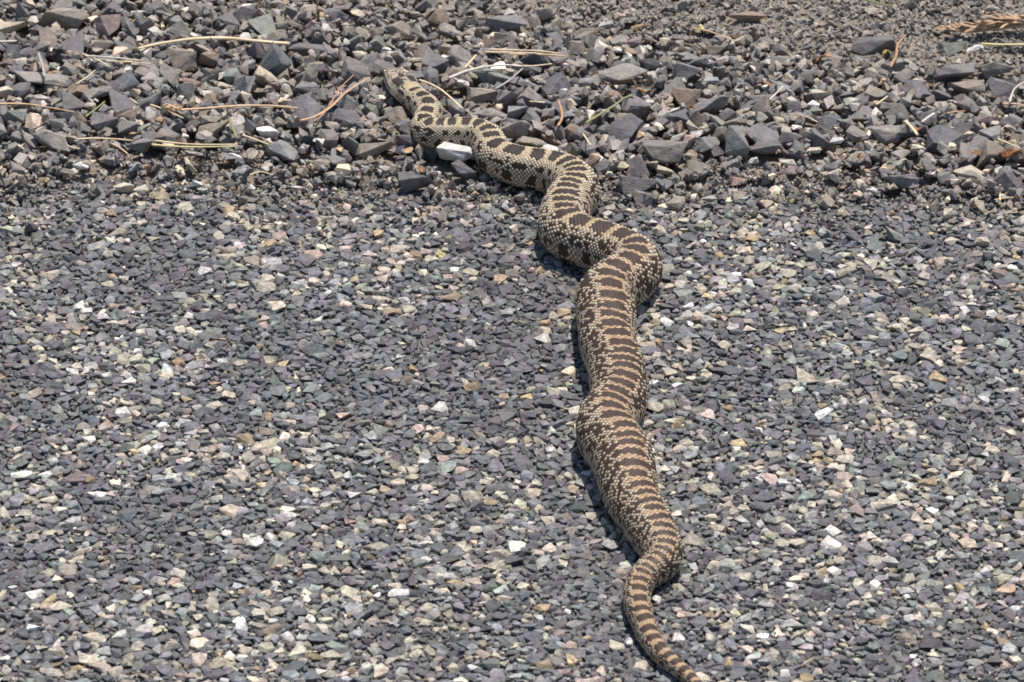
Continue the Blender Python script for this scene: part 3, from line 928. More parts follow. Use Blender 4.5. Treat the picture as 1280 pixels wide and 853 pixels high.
def build_snake():
    s, xy, r = S_ARC, S_XY.copy(), S_R.copy()
    n = len(s); L = s[-1]
    # head outline (mm from the snout): half width, half height above and below the axis
    hs = np.array([0, 0.5, 1.5, 3, 6, 10, 15, 20, 25, 30, 36, 45, 60]) / 1000
    hw = np.array([0.3, 2.4, 3.8, 4.9, 6.2, 7.3, 8.4, 9.2, 9.3, 8.6, 7.9, 7.8, 8.0]) / 1000
    ht = np.array([0.2, 1.6, 2.7, 3.6, 4.7, 5.6, 6.3, 6.6, 6.6, 6.6, 6.8, 7.2, 7.6]) / 1000
    wd = r * 1.02; tp = r * FLAT_TOP; bt = r * FLAT_BOT
    m = smooth01(0.040, 0.060, s)
    wd = wd * m + np.interp(s, hs, hw) * (1 - m); tp = tp * m + np.interp(s, hs, ht) * (1 - m); bt = bt * m + np.interp(s, hs, ht) * 0.85 * (1 - m)
    # slow swelling of the body
    z0 = belly_level(xy[:, 1])
    lift = 0.004 * smooth01(0.05, 0.0, s)
    zc = z0 + bt + lift
    zc = np.convolve(np.r_[np.full(20, zc[0]), zc, np.full(20, zc[-1])], np.ones(41) / 41, mode='valid')
    t = np.gradient(xy, axis=0); t /= np.linalg.norm(t, axis=1)[:, None]
    side = np.stack([t[:, 1], -t[:, 0]], 1)       # to the animal's right when it looks along -t ... kept as one fixed side
    NA = 248
    u = (np.arange(NA) + 0.5) / NA * 2 - 1        # -1..1, 0 = ridge of the back
    roll = 0.075 * smooth01(0.36, 0.46, s / L) * smooth01(0.93, 0.80, s / L)      # the body lies turned a little, back to one side
    ang = (u[None] - roll[:, None]) * np.pi
    # ---- scale lattice
    rows = 49; dorsal = 0.80
    du = 2 * dorsal / rows
    rs = np.maximum(r, 0.0022)
    ls = 0.0015 + 0.075 * rs                     # length of a scale along the body
    ph = np.r_[0, np.cumsum(0.5 * (1 / ls[1:] + 1 / ls[:-1]) * np.diff(s))]
    PH, U = np.meshgrid(ph, u, indexing='ij')
    Sg = np.repeat(s[:, None], NA, 1)
    a = PH; b = (U + dorsal) / du
    # nearest centre of the staggered lattice: columns at b = j + .5, rows at a = i + .5 (+ .5 on odd columns)

    def near(off):
        j = np.floor(b / 2 - off * 0.5) * 2 + off
        j = np.round((b - 0.5 - off) / 2) * 2 + off
        i = np.floor(a - 0.5 * off)
        da = a - 0.5 * off - i - 0.5; db = b - 0.5 - j
        return i, j, da, db
    i0, j0, da0, db0 = near(0); i1, j1, da1, db1 = near(1)
    m0 = np.abs(da0) * 1.0 + np.abs(db0) * 0.5; m1 = np.abs(da1) * 1.0 + np.abs(db1) * 0.5
    pick = m0 <= m1
    ci = np.where(pick, i0, i1); cj = np.where(pick, j0, j1); da = np.where(pick, da0, da1); db = np.where(pick, db0, db1)
    met = np.abs(da) * 1.0 + np.abs(db) * 0.5     # 0 centre .. 0.5 rim of the diamond
    off = np.where(pick, 0.0, 0.5)
    ca = ci + off + 0.5
    cs = np.interp(ca.ravel(), ph, s).reshape(ca.shape)       # arc position of the scale's middle
    cu = (cj + 0.5) * du - dorsal
    belly = np.abs(U) > dorsal
    headf = smooth01(0.034, 0.020, Sg)

    def hsh(p, q, k):
        nn = (p.astype(np.int64) * 73856093 ^ q.astype(np.int64) * 19349663 ^ (k * 83492791)) & 0x7fffffff
        nn = ((nn ^ (nn >> 13)) * 1274126177) & 0x7fffffff
        return ((nn ^ (nn >> 15)) & 0xffff) / 65535.0
    ii2 = (2 * ca).astype(np.int64)
    h1, h2, h3 = hsh(ii2, cj, 1), hsh(ii2, cj, 2), hsh(ii2, cj, 3)
    # ---- pattern by scale
    bands = S_BANDS[3:]
    bands = np.sort(bands)
    extra = np.arange(bands[-1] + 0.010, L, 0.011)
    bands = np.r_[bands[0] - 0.011, bands, extra]
    cm = 0.45 * cs + 0.55 * Sg                               # softens the stair-steps where a saddle ends inside a scale
    bi = np.interp(cm.ravel(), bands, np.arange(len(bands)), left=-0.5, right=len(bands) - 0.5).reshape(cs.shape)   # band number, whole at each saddle
    wob = (vnoise(cs * 140, cu * 5, 1.0, 5) - 0.5)
    post = smooth01(0.16, 0.50, cs / L)                      # 0 front .. 1 rear
    tail = smooth01(0.80, 0.90, cs / L)
    # each side of a saddle drifts a little, so left and right halves do not mirror
    bph = bi + 0.16 * wob + 0.10 * np.sign(cu) * (hsh(np.round(bi), np.sign(cu) + 2, 7) - 0.5)
    fr = np.abs(bph - np.round(bph))                         # 0 in the saddle, .5 in the bar
    au = np.abs(cu)
    saddle_w = 0.150 - 0.008 * post + 0.12 * tail + 0.035 * (hsh(np.round(bi), np.round(bi), 9) - 0.5)
    k_dark = 0.335 + 0.035 * post - 0.065 * smooth01(0.5, 0.75, cs / L)
    round_end = np.clip((au - saddle_w * 0.72) / (saddle_w * 0.28 + 1e-6), 0, 1)
    dark = (fr < k_dark * (1 - 0.55 * round_end ** 2)) & (au < saddle_w)
    # smaller spots along the flank: first row between the saddles, second row below them
    l1 = (np.abs(au - (0.33 - 0.03 * post + 0.03 * wob)) < 0.048 + 0.017 * post) & (np.abs(bph + 0.5 - np.round(bph + 0.5)) < 0.23 + 0.01 * post + 0.1 * (h3 - .5))
    l2 = (np.abs(au - (0.51 - 0.03 * post + 0.03 * wob)) < 0.050 + 0.02 * post) & (fr < 0.19 + 0.06 * post + 0.1 * (h3 - .5))
    l3 = (np.abs(au - 0.68) < 0.06) & (np.abs(bph * 0.5 - np.round(bph * 0.5)) < 0.13)
    spot = (l1 | l2 | l3) & (h1 < 0.97 - 0.37 * post)
    link = (au >= saddle_w) & (au < 0.40) & (fr < 0.30) & (h2 < 0.04 + 0.26 * post)
    stray = (au > saddle_w) & (h2 > 0.95 - 0.13 * post)
    # colours
    c_dark = np.array((0.030, 0.022, 0.018)) * (1 - post[..., None]) + np.array((0.052, 0.031, 0.023)) * post[..., None]
    c_bar = np.array((0.45, 0.36, 0.225)) * (1 - post[..., None]) + (np.array((0.42, 0.282, 0.172)) * (1 - tail[..., None]) + np.array((0.46, 0.315, 0.185)) * tail[..., None]) * post[..., None]
    c_flank = np.array((0.66, 0.55, 0.40)) * (1 - post[..., None]) + np.array((0.56, 0.455, 0.325)) * post[..., None]
    c_skin = np.array((0.040, 0.028, 0.021)) + 0 * c_dark
    f_side = smooth01(saddle_w - 0.02, saddle_w + 0.04, au)[..., None]
    light = c_bar * (1 - f_side) + c_flank * f_side
    light = light * (0.78 + 0.42 * h1[..., None]) * np.array((1.0, 1.0, 1.0))
    # lower flank pales towards the belly
    f_low = smooth01(0.62, 0.80, au)[..., None]
    light = light * (1 - f_low) + np.array((0.50, 0.45, 0.36)) * f_low
    isd = (dark | spot | link | stray)[..., None]
    scale_c = np.where(isd, c_dark * (0.8 + 0.5 * h2[..., None]), light)
    # a light scale is palest along its middle and dark where it tucks under its neighbours
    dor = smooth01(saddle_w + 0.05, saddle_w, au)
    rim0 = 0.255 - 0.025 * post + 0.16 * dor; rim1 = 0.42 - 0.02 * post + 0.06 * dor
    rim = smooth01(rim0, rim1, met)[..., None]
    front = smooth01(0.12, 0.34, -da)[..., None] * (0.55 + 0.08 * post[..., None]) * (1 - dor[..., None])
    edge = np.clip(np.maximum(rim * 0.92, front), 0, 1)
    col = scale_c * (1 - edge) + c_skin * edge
    # belly plates
    bb = 0.5 * PH; bd = np.abs(bb - np.round(bb))
    bcol = np.array((0.46, 0.42, 0.34)) * (0.85 + 0.3 * vnoise(PH * 0.5, U * 8, 1.0, 3))[..., None]
    bspot = (vnoise(np.round(bb) * 0.9, U * 14, 1.0, 17) > 0.66)[..., None]
    bcol = np.where(bspot, np.array((0.05, 0.042, 0.036)), bcol)
    bcol = bcol * (1 - 0.6 * smooth01(0.42, 0.5, bd))[..., None]
    fb = smooth01(0.79, 0.81, np.abs(U))[..., None]
    col = col * (1 - fb) + bcol * fb
    # ---- head and nape
    mm = Sg * 1000; aU = np.abs(U)
    hn = vnoise(mm * 0.55, U * 9, 1.0, 41); hn2 = vnoise(mm * 1.3, U * 22, 1.0, 42)
    head_top = np.array((0.33, 0.27, 0.20)) * (0.65 + 0.7 * hn)[..., None]
    head_top = np.where((hn2 > 0.63)[..., None], np.array((0.055, 0.042, 0.034)), head_top)
    head_side = np.array((0.52, 0.43, 0.33)) * (0.8 + 0.4 * hn)[..., None]
    labial = smooth01(0.40, 0.5, np.abs(mm / 2.7 - np.round(mm / 2.7))) * smooth01(0.42, 0.5, aU)
    head_side = head_side * (1 - 0.75 * labial[..., None])
    fs = smooth01(0.30, 0.40, aU)[..., None]
    hc = head_top * (1 - fs) + head_side * fs
    stripe = (np.abs(aU - (0.36 + 0.006 * (mm - 6))) < 0.035) & (mm > 4) & (mm < 25)
    bar_eyes = (np.abs(mm - 8.2) < 0.9) & (aU < 0.34)
    mouth = (np.abs(aU - 0.66) < 0.012) & (mm < 22)
    under_eye = (np.abs(mm - 6.6 - 3 * (aU - .4)) < 0.7) & (aU > 0.38) & (aU < 0.62)
    hc = np.where((stripe | bar_eyes | mouth | under_eye)[..., None], np.array((0.035, 0.027, 0.024)), hc)
    # nape: two long dark patches then the first saddles
    nape = ((np.abs(aU - 0.17) < 0.105) & (np.abs(mm - 26.5) < 4.5)) | ((aU < 0.06) & (np.abs(mm - 21) < 2.2))
    hc = np.where(nape[..., None], np.array((0.035, 0.027, 0.024)), hc)
    hb = smooth01(0.72, 0.8, aU)[..., None]
    hc = hc * (1 - hb) + np.array((0.5, 0.45, 0.38)) * hb
    fh = smooth01(0.033, 0.030, Sg)[..., None]
    col = col * (1 - fh) + hc * fh
    col = np.clip(col, 0.012, 0.75)
    # ---- relief
    dome = np.clip(1 - (met / 0.5) ** 2, 0, 1)
    keel = np.exp(-(db / 0.10) ** 2) * smooth01(0.45, 0.25, np.abs(da)) * 0.35
    lapped = (da + 0.5) * 0.45                        # rear end of each scale stands proud
    relief = (0.55 * dome + keel + lapped * dome) * 0.00042 * np.clip(rs / 0.014, 0.35, 1.15)[:, None]
    relief = np.where(belly, 0.00022 * smooth01(0.5, 0.3, bd), relief) * (1 - 0.8 * headf)
    relief += headf * 0.00025 * (hn - 0.5)
    ca_, sa_ = np.cos(ang), np.sin(ang)
    # superellipse-like section, flat underneath
    ex = np.sign(sa_) * np.abs(sa_) ** 0.92
    X = wd[:, None] * ex
    topz = np.where(ca_ > 0, np.abs(ca_) ** 0.94, 0) * tp[:, None]
    botz = np.where(ca_ < 0, -np.abs(ca_) ** 0.62, 0) * bt[:, None]
    Z = topz + botz
    # head: brow ridges and flattened crown
    nx_, nz_ = sa_, ca_
    hm_ = headf
    brow = np.exp(-((Sg - 0.0075) / 0.0025) ** 2) * np.exp(-((aU - 0.30) / 0.09) ** 2) * 0.0007
    socket = -np.exp(-((Sg - 0.0072) / 0.0018) ** 2) * np.exp(-((aU - 0.46) / 0.07) ** 2) * 0.0006
    Z = np.where(Z > 0, Z * (1 - 0.16 * hm_ * np.exp(-(U / 0.22) ** 2)), Z)
    disp = relief + (brow + socket)
    X = X + nx_ * disp; Z = Z + nz_ * disp
    # soft irregular girth: ribs and muscle under the skin
    girth = 1 + 0.018 * (vnoise(Sg * 60, U * 2.0, 1.0, 51) - 0.5) * 2
    X = X * girth
    vx = xy[:, 0][:, None] + side[:, 0][:, None] * X
    vy = xy[:, 1][:, None] + side[:, 1][:, None] * X
    vz = zc[:, None] + Z
    V = np.stack([vx, vy, vz], -1).reshape(-1, 3)
    C = col.reshape(-1, 3)
    i = np.arange(n * NA).reshape(n, NA)
    nxt = np.roll(i, -1, axis=1)
    Fq = np.stack([i[:-1], nxt[:-1], nxt[1:], i[1:]], -1).reshape(-1, 4)
    base = np.array([xy[n // 2, 0], xy[n // 2, 1], 0.0])
    root = bpy.data.objects.new("snake", None); COL.objects.link(root); root.location = base
    root.empty_display_size = 0.05
    tag(root, "long brown and cream blotched snake winding from the road onto the gravel", "snake")
    m_ = bpy.data.materials.new("snake_scales"); m_.use_nodes = True
    nt = m_.node_tree; bs = nt.nodes["Principled BSDF"]
    at = nd(nt, "ShaderNodeAttribute"); at.attribute_name = "Col"
    g = nd(nt, "ShaderNodeNewGeometry"); no = nd(nt, "ShaderNodeTexNoise"); no.inputs["Scale"].default_value = 2200; no.inputs["Detail"].default_value = 2
    nt.links.new(g.outputs["Position"], no.inputs["Vector"])
    mr = nd(nt, "ShaderNodeMapRange"); mr.inputs[1].default_value = 0.3; mr.inputs[2].default_value = 0.7; mr.inputs[3].default_value = 0.8; mr.inputs[4].default_value = 1.2
    nt.links.new(no.outputs[0], mr.inputs[0])
    vm = nd(nt, "ShaderNodeVectorMath", operation='SCALE'); nt.links.new(at.outputs["Color"], vm.inputs[0]); nt.links.new(mr.outputs[0], vm.inputs[3])
    nt.links.new(vm.outputs[0], bs.inputs["Base Color"])
    bs.inputs["Roughness"].default_value = 0.50; bs.inputs["Specular IOR Level"].default_value = 0.20
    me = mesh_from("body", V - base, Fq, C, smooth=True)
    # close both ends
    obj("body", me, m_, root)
    # eyes: dark ball with a lighter iris ring
    k = int(np.argmin(np.abs(s - 0.0072)))
    em = simple_material("eye_iris", (0.09, 0.055, 0.03), (0.16, 0.10, 0.05), 0.15, 2500, 0.0, 0.5)
    pm = simple_material("eye_pupil", (0.006, 0.006, 0.006), (0.01, 0.01, 0.01), 0.08, 2500, 0.0, 0.5)
    for sg in (-1, 1):
        au_ = 0.37 * np.pi
        c0 = np.array([xy[k, 0] + side[k, 0] * wd[k] * math.sin(au_) * sg * 0.93, xy[k, 1] + side[k, 1] * wd[k] * math.sin(au_) * sg * 0.93, zc[k] + tp[k] * math.cos(au_) * 0.95])
        outd = np.array([side[k, 0] * sg, side[k, 1] * sg, 0.22]); outd /= np.linalg.norm(outd)
        eye = uv_ball("eye", 0.0026, em, root, c0 - base)
        pup = uv_ball("pupil", 0.0019, pm, eye, outd * 0.0012)
    return root


def uv_ball(name, rad, mat, parent, loc):
    bm = bmesh.new(); bmesh.ops.create_uvsphere(bm, u_segments=16, v_segments=10, radius=rad)
    for f_ in bm.faces:
        f_.smooth = True
    me = bpy.data.meshes.new(name); bm.to_mesh(me); bm.free()
    return obj(name, me, mat, parent, loc)


build_snake()

# ----------------------------------------------------------------------------
# dry stalks, needles, leaf litter
# ----------------------------------------------------------------------------
M_STRAW = simple_material("dry_straw", (0.55, 0.41, 0.24), (0.72, 0.60, 0.42), 0.55, 260, 0.2)
M_PALE = simple_material("bleached_twig", (0.45, 0.39, 0.32), (0.66, 0.60, 0.52), 0.7, 260, 0.3)
M_ORANGE = simple_material("orange_stalk", (0.50, 0.31, 0.17), (0.66, 0.47, 0.29), 0.5, 260, 0.2)
M_RED = simple_material("reddish_needle", (0.32, 0.16, 0.09), (0.48, 0.30, 0.19), 0.5, 260, 0.2)
M_GREEN = simple_material("green_blade", (0.16, 0.19, 0.07), (0.30, 0.31, 0.14), 0.5, 260, 0.2)
M_YGREEN = simple_material("yellow_straw", (0.46, 0.40, 0.17), (0.62, 0.54, 0.28), 0.5, 260, 0.2)
M_GREY = simple_material("grey_twig", (0.26, 0.26, 0.25), (0.40, 0.39, 0.36), 0.7, 260, 0.3)
M_SPRIG = simple_material("brown_sprig", (0.30, 0.17, 0.09), (0.58, 0.41, 0.27), 0.55, 240, 0.3)
M_BARK = simple_material("dark_bark", (0.07, 0.032, 0.018), (0.28, 0.11, 0.04), 0.55, 160, 0.4)
M_CRUMB = simple_material("orange_crumb", (0.22, 0.11, 0.055), (0.46, 0.24, 0.11), 0.6, 500, 0.3)
M_YCRUMB = simple_material("yellow_crumb", (0.36, 0.24, 0.07), (0.52, 0.37, 0.13), 0.6, 500, 0.3)


def catmull(P, per=7):
    P = np.asarray(P, float)
    if len(P) == 2:
        return P[0] + (P[1] - P[0]) * np.linspace(0, 1, per * 2)[:, None]
    Q = np.vstack([2 * P[0] - P[1], P, 2 * P[-1] - P[-2]])
    out = []
    for i in range(1, len(Q) - 2):
        for t in np.linspace(0, 1, per, endpoint=False):
            a, b, c, d = Q[i - 1:i + 3]
            out.append(0.5 * (2 * b + (c - a) * t + (2 * a - 5 * b + 4 * c - d) * t * t + (3 * b - a - 3 * c + d) * t ** 3))
    out.append(P[-1])
    return np.array(out)


def tube_arrays(path, rad, sides=7, flat=0.7):
    path = np.asarray(path); n = len(path)
    t = np.gradient(path, axis=0); t /= np.linalg.norm(t, axis=1)[:, None] + 1e-12
    up = np.array([0, 0, 1.0])
    sd = np.cross(t, up); sd /= np.linalg.norm(sd, axis=1)[:, None] + 1e-12
    nn = np.cross(sd, t)
    a = np.arange(sides) / sides * 2 * np.pi
    V = path[:, None] + rad[:, None, None] * (np.cos(a)[None, :, None] * sd[:, None] + flat * np.sin(a)[None, :, None] * nn[:, None])
    V = V.reshape(-1, 3)
    i = np.arange(n * sides).reshape(n, sides); nx = np.roll(i, -1, 1)
    F_ = np.stack([i[:-1], nx[:-1], nx[1:], i[1:]], -1).reshape(-1, 4)
    # end caps as quads folded on a centre vertex
    c0, c1 = len(V), len(V) + 1
    V = np.vstack([V, path[0], path[-1]])
    caps = [(c0, i[0, (k + 1) % sides], i[0, k], i[0, k]) for k in range(0)]
    tri = [(c0, i[0, (k + 1) % sides], i[0, k]) for k in range(sides)] + [(c1, i[-1, k], i[-1, (k + 1) % sides]) for k in range(sides)]
    return V, F_, np.array(tri)


def solid(name, V, quads, tris, mat, parent=None, loc=(0, 0, 0), smooth=True):
    me = bpy.data.meshes.new(name)
    me.from_pydata((np.asarray(V)).tolist(), [], [list(map(int, q)) for q in quads] + [list(map(int, t)) for t in tris])
    me.polygons.foreach_set("use_smooth", np.full(len(me.polygons), smooth, dtype=bool))
    me.update()
    return obj(name, me, mat, parent, loc)


def lay(points, lift=0.0015, follow=True):
    """photo spots -> points resting on the stones"""
    out = []
    for px, py in points:
        z = 0.01
        for _ in range(3):
            p = ground(px, py, z); h = height_at(p[0], p[1], 0.004)
            z = h + lift
        out.append(ground(px, py, z))
    out = np.array(out)
    if len(out) > 2:                                       # a stiff stalk bridges hollows
        z = out[:, 2].copy(); zl = np.linspace(z[0], z[-1], len(z))
        out[:, 2] = np.maximum(0.35 * z + 0.65 * z.mean(), z * 0.6 + 0.4 * zl)
        out = np.array([ground(p[0], p[1], zz) for p, zz in zip(points, out[:, 2])])
    return out


def stalk(name, pts, wpx, mat, label, cat, taper=0.6, lift=0.0015, strands=None, group=None, flat=0.7):
    P = lay(pts, lift)
    path = catmull(P)
    k = px_per_m(path.mean(0))
    rr = wpx * 1.22 / k / 2
    t = np.linspace(0, 1, len(path))
    rad = rr * (1 - (1 - taper) * t)
    base = P[0].copy()
    jn = np.array([vnoise(np.array([q * 3.1]), np.array([sum(map(ord, label)) % 97 * 1.0]), 1.0, 61)[0] for q in t * 5])
    rad = rad * (0.88 + 0.26 * jn)
    V, q, tr = tube_arrays(path - base, rad, 7, flat)
    if strands is None:
        o = solid(name, V, q, tr, mat, None, base)
    else:
        o = bpy.data.objects.new(name, None); COL.objects.link(o); o.location = base; o.empty_display_size = 0.01
        solid("needle", V, q, tr, mat, o)
        for (dx, dy, mt, cut) in strands:
            sh = np.array(ground(pts[0][0] + dx, pts[0][1] + dy, P[0][2]) - P[0])
            end = np.array(ground(pts[-1][0] + dx * cut, pts[-1][1] + dy * cut, P[-1][2]) - P[-1])
            pp = path - base + sh * (1 - t)[:, None] + end * t[:, None] + np.array([0, 0, 0.0006])
            V, q, tr = tube_arrays(pp, rad * 0.9, 7, flat)
            solid("needle", V, q, tr, mt, o)
    tag(o, label, cat, group)
    return o


stalk("grass_stalk", [(172, 61), (198, 55), (240, 49), (285, 48), (325, 52), (362, 55)], 3.6, M_STRAW, "long pale straw stalk lying across the stones at upper left, thickest at its right end", "grass stalk", 1.5)
stalk("grass_stalk", [(-6, 52), (8, 52), (21, 51.5)], 3.0, M_PALE, "short bleached straw cut by the left edge of the picture", "grass stalk", 0.9)
stalk("straw", [(103, 67), (120, 74), (138, 84)], 2.2, M_STRAW, "thin straw slanting down across the crossed straws at left", "straw", 0.7)
stalk("straw", [(106, 70), (140, 72), (176, 76)], 2.6, M_PALE, "pale flat straw, upper of the two running right from the crossing at left", "straw", 0.8)
stalk("straw", [(132, 76.5), (160, 77.5), (188, 80)], 2.0, M_STRAW, "thin pale straw, lower of the two running right from the crossing at left", "straw", 0.8)
stalk("twig", [(48, 67), (53, 82), (56, 97)], 2.8, M_GREY, "grey upright twig leaning on the long grey slab at left", "twig", 0.9, lift=0.004)
stalk("straw", [(95, 105), (108, 97), (119, 88)], 1.8, M_STRAW, "thin straw slanting up between grey stones left of the seed head", "straw", 0.8)
stalk("grass_stalk", [(-6, 130), (30, 130), (58, 134), (92, 140)], 2.8, M_ORANGE, "reddish stalk entering from the left edge of the picture", "grass stalk", 0.5)
stalk("green_sprout", [(107, 146), (119, 137), (131, 127)], 2.4, M_GREEN, "short green blade at the tip of the reddish stalk", "grass", 0.7)
stalk("grass_stalk", [(218, 138), (250, 136), (300, 132.5), (340, 132.5), (372, 135.5)], 3.2, M_ORANGE, "long orange stalk running right from the seed head", "grass stalk", 0.8)
stalk("straw", [(188, 131), (208, 138), (229, 148)], 2.4, M_STRAW, "straw slanting down just under the seed head", "straw", 0.8)
stalk("pine_needles", [(374, 151), (392, 146), (412, 134), (432, 115), (460, 97)], 2.2, M_RED, "bundle of reddish pine needles left of the snake's head", "pine needles", 0.7,
      strands=[(2, 1, M_ORANGE, 1.0), (18, 2, M_RED, -1.0)], lift=0.003)
stalk("grass_stalk", [(95, 174), (120, 173), (145, 174), (166, 176)], 2.6, M_STRAW, "thin tan stalk ending at the slate stone at left", "grass stalk", 0.8)
stalk("straw", [(140, 180), (150, 185), (160, 193)], 2.2, M_ORANGE, "short orange straw under the thin tan stalk at left", "straw", 0.8)
stalk("straw", [(84, 182), (92, 185), (100, 186)], 2.0, M_STRAW, "stub of straw under the left end of the thin tan stalk", "straw", 0.8)
stalk("pine_needles", [(190, 181), (215, 183), (245, 184), (294, 183)], 3.0, M_YGREEN, "pair of yellow straws lying flat above the road edge", "straw", 0.7, strands=[(4, -4, M_STRAW, 0.3)])
stalk("green_sprout", [(286, 149), (291, 160), (296, 173)], 3.0, M_GREEN, "short upright green and brown blade right of the cream oval pebble", "grass", 0.8, lift=0.004)
stalk("straw", [(303, 169), (318, 174), (336, 181)], 2.4, M_STRAW, "short straw pointing at the white quartz lump", "straw", 0.8)
stalk("straw", [(312, 219), (326, 215), (341, 219)], 2.0, M_STRAW, "small arched straw near the road edge at left", "straw", 0.8)
stalk("twig", [(561, 98), (580, 90), (605, 84), (630, 81.5), (652, 83)], 3.6, M_PALE, "bleached twig resting on the grey green dome behind the head", "twig", 0.7, lift=0.004)
stalk("pine_needles", [(606, 65), (640, 66), (668, 67), (694, 70)], 2.8, M_STRAW, "flat bundle of straw coloured needles above the bleached twig", "pine needles", 0.7, strands=[(6, -2, M_STRAW, 1.0), (30, 4, M_ORANGE, 0.5)], lift=0.003)
stalk("straw", [(581, 85), (588, 77), (595, 69)], 2.6, M_STRAW, "short straw standing between the slate blocks behind the head", "straw", 0.8, lift=0.004)
stalk("straw", [(640, 81), (660, 83), (690, 80)], 2.2, M_STRAW, "straw running right from the end of the bleached twig", "straw", 0.8, lift=0.003)
stalk("grass_stalk", [(524, 100), (540, 106), (556, 116), (578, 136)], 2.6, M_STRAW, "straw stalk slanting away from the back of the snake's head", "grass stalk", 0.9, lift=0.004)
stalk("twig", [(618, 112), (636, 101), (653, 86)], 2.6, M_GREY, "grey forked twig right of the grey green dome", "twig", 0.7, lift=0.004)
stalk("straw", [(662, 127), (671, 127.5), (681, 128.5)], 2.2, M_STRAW, "tiny straw left of the curved red stalk", "straw", 0.9)
stalk("grass_stalk", [(697, 158), (702, 149), (702, 139), (698, 126)], 3.2, M_RED, "short curved red stalk behind the snake", "grass stalk", 0.9, lift=0.003)
stalk("green_stalk", [(732, 154), (750, 143), (768, 132), (780, 123), (792, 119)], 3.2, M_GREEN, "green brown stem slanting up behind the snake", "grass stem", 0.7, lift=0.003)
stalk("straw", [(729, 168), (734, 175), (738, 182)], 2.0, M_STRAW, "tiny straw below the lower end of the green stem", "straw", 0.8)
stalk("twig", [(866, 35), (885, 39), (902, 45), (921, 52)], 2.2, M_ORANGE, "thin brown twig on the dusty soil above the dark cube", "twig", 0.7)
stalk("straw", [(962, 125), (970, 117), (979, 108)], 2.2, M_PALE, "pale straw standing right of the orange crumb", "straw", 0.8, lift=0.003)
stalk("straw", [(998, 143), (1010, 147), (1022, 153)], 1.8, M_STRAW, "fine straw arching over the beige oval pebble", "straw", 0.8)
stalk("twig", [(1113, 84), (1120, 70), (1122, 56), (1132, 44)], 3.0, M_RED, "crooked reddish twig leaning on the wedge-shaped stone", "twig", 0.7, lift=0.003)
stalk("grass_stalk", [(1226, 55), (1250, 56), (1282, 56)], 3.2, M_YGREEN, "yellow green stalk below the brown sprig", "grass stalk", 1.1, lift=0.002)
stalk("straw", [(1262, 128), (1266, 115), (1273, 107), (1284, 101)], 2.4, M_PALE, "arched pale straw near the right edge", "straw", 0.7, lift=0.004)
stalk("straw", [(1095, 131), (1102, 126), (1109, 121)], 2.4, M_STRAW, "short straw lying in front of the light taupe block", "straw", 0.8)
stalk("pine_needle", [(1183, 142), (1194, 140), (1206, 139)], 2.4, M_RED, "single red-brown needle right of the yellowish pebble", "pine needle", 0.8)
stalk("pine_needle", [(1254, 130), (1268, 130), (1284, 132)], 2.4, M_ORANGE, "orange needle at the foot of the arched pale straw", "pine needle", 0.8)
stalk("straw", [(1247, 174), (1260, 179), (1276, 186)], 2.2, M_STRAW, "pale straw right of the purplish grey stone at the right edge", "straw", 0.8)
stalk("pine_needle", [(1250, 251), (1250, 241), (1250, 231)], 2.2, M_STRAW, "upright straw coloured needle of the crossed pair low at right", "pine needle", 0.8, lift=0.003)
stalk("pine_needle", [(1243, 250), (1254, 248), (1267, 247)], 2.2, M_ORANGE, "flat orange needle of the crossed pair low at right", "pine needle", 0.8)
stalk("twig", [(1132, 152), (1140, 160), (1147, 169)], 3.6, M_STRAW, "stubby tan stick left of the small orange crumb at right", "twig", 0.9, lift=0.002)
stalk("green_sprout", [(1082, 0), (1095, 3), (1110, 7), (1120, 6)], 2.6, M_GREEN, "green blade with an orange tip at the top edge", "grass", 0.7)
stalk("straw", [(632, 238), (638, 234), (643, 231)], 2.4, M_YGREEN, "tiny yellow straw just under the snake's second bend", "straw", 0.8)
stalk("straw", [(590, 236), (594, 240), (598, 243)], 2.4, M_YGREEN, "tiny yellow straw on the road edge below the pointed stone", "straw", 0.8)
stalk("straw", [(1168, 142), (1160, 147), (1152, 153)], 3.2, M_PALE, "pale stubby straw left of the red-brown needle", "straw", 0.8)


def leaf_mesh(name, seed, n=7):
    """one pointed scale leaf along +X, keeled and thick"""
    r = np.random.default_rng(seed)
    V, Q = [], []
    m = 5
    for i in range(n):
        t = i / (n - 1)
        w = 0.125 * math.sin(math.pi * min(1, 0.12 + t * 0.9)) ** 0.8 + 0.006
        for j in range(m):
            a = j / (m - 1) * 2 - 1
            V.append((t, a * w, 0.10 * (1 - a * a) * (1 - t) + 0.10 * t * t + 0.02 * math.sin(4 * t + a)))
    for i in range(n):
        t = i / (n - 1)
        w = 0.125 * math.sin(math.pi * min(1, 0.12 + t * 0.9)) ** 0.8 + 0.006
        for j in range(m):
            a = j / (m - 1) * 2 - 1
            V.append((t, a * w * 0.96, 0.10 * (1 - a * a) * (1 - t) + 0.10 * t * t + 0.02 * math.sin(4 * t + a) - 0.03))
    for s_ in (0, n * m):
        for i in range(n - 1):
            for j in range(m - 1):
                q = [s_ + i * m + j, s_ + (i + 1) * m + j, s_ + (i + 1) * m + j + 1, s_ + i * m + j + 1]
                Q.append(q if s_ == 0 else q[::-1])
    for i in range(n - 1):
        for j in (0, m - 1):
            Q.append([i * m + j, (i + 1) * m + j, n * m + (i + 1) * m + j, n * m + i * m + j])
    me = bpy.data.meshes.new(name); me.from_pydata(V, [], Q); me.update()
    me.polygons.foreach_set("use_smooth", np.ones(len(me.polygons), bool))
    return me


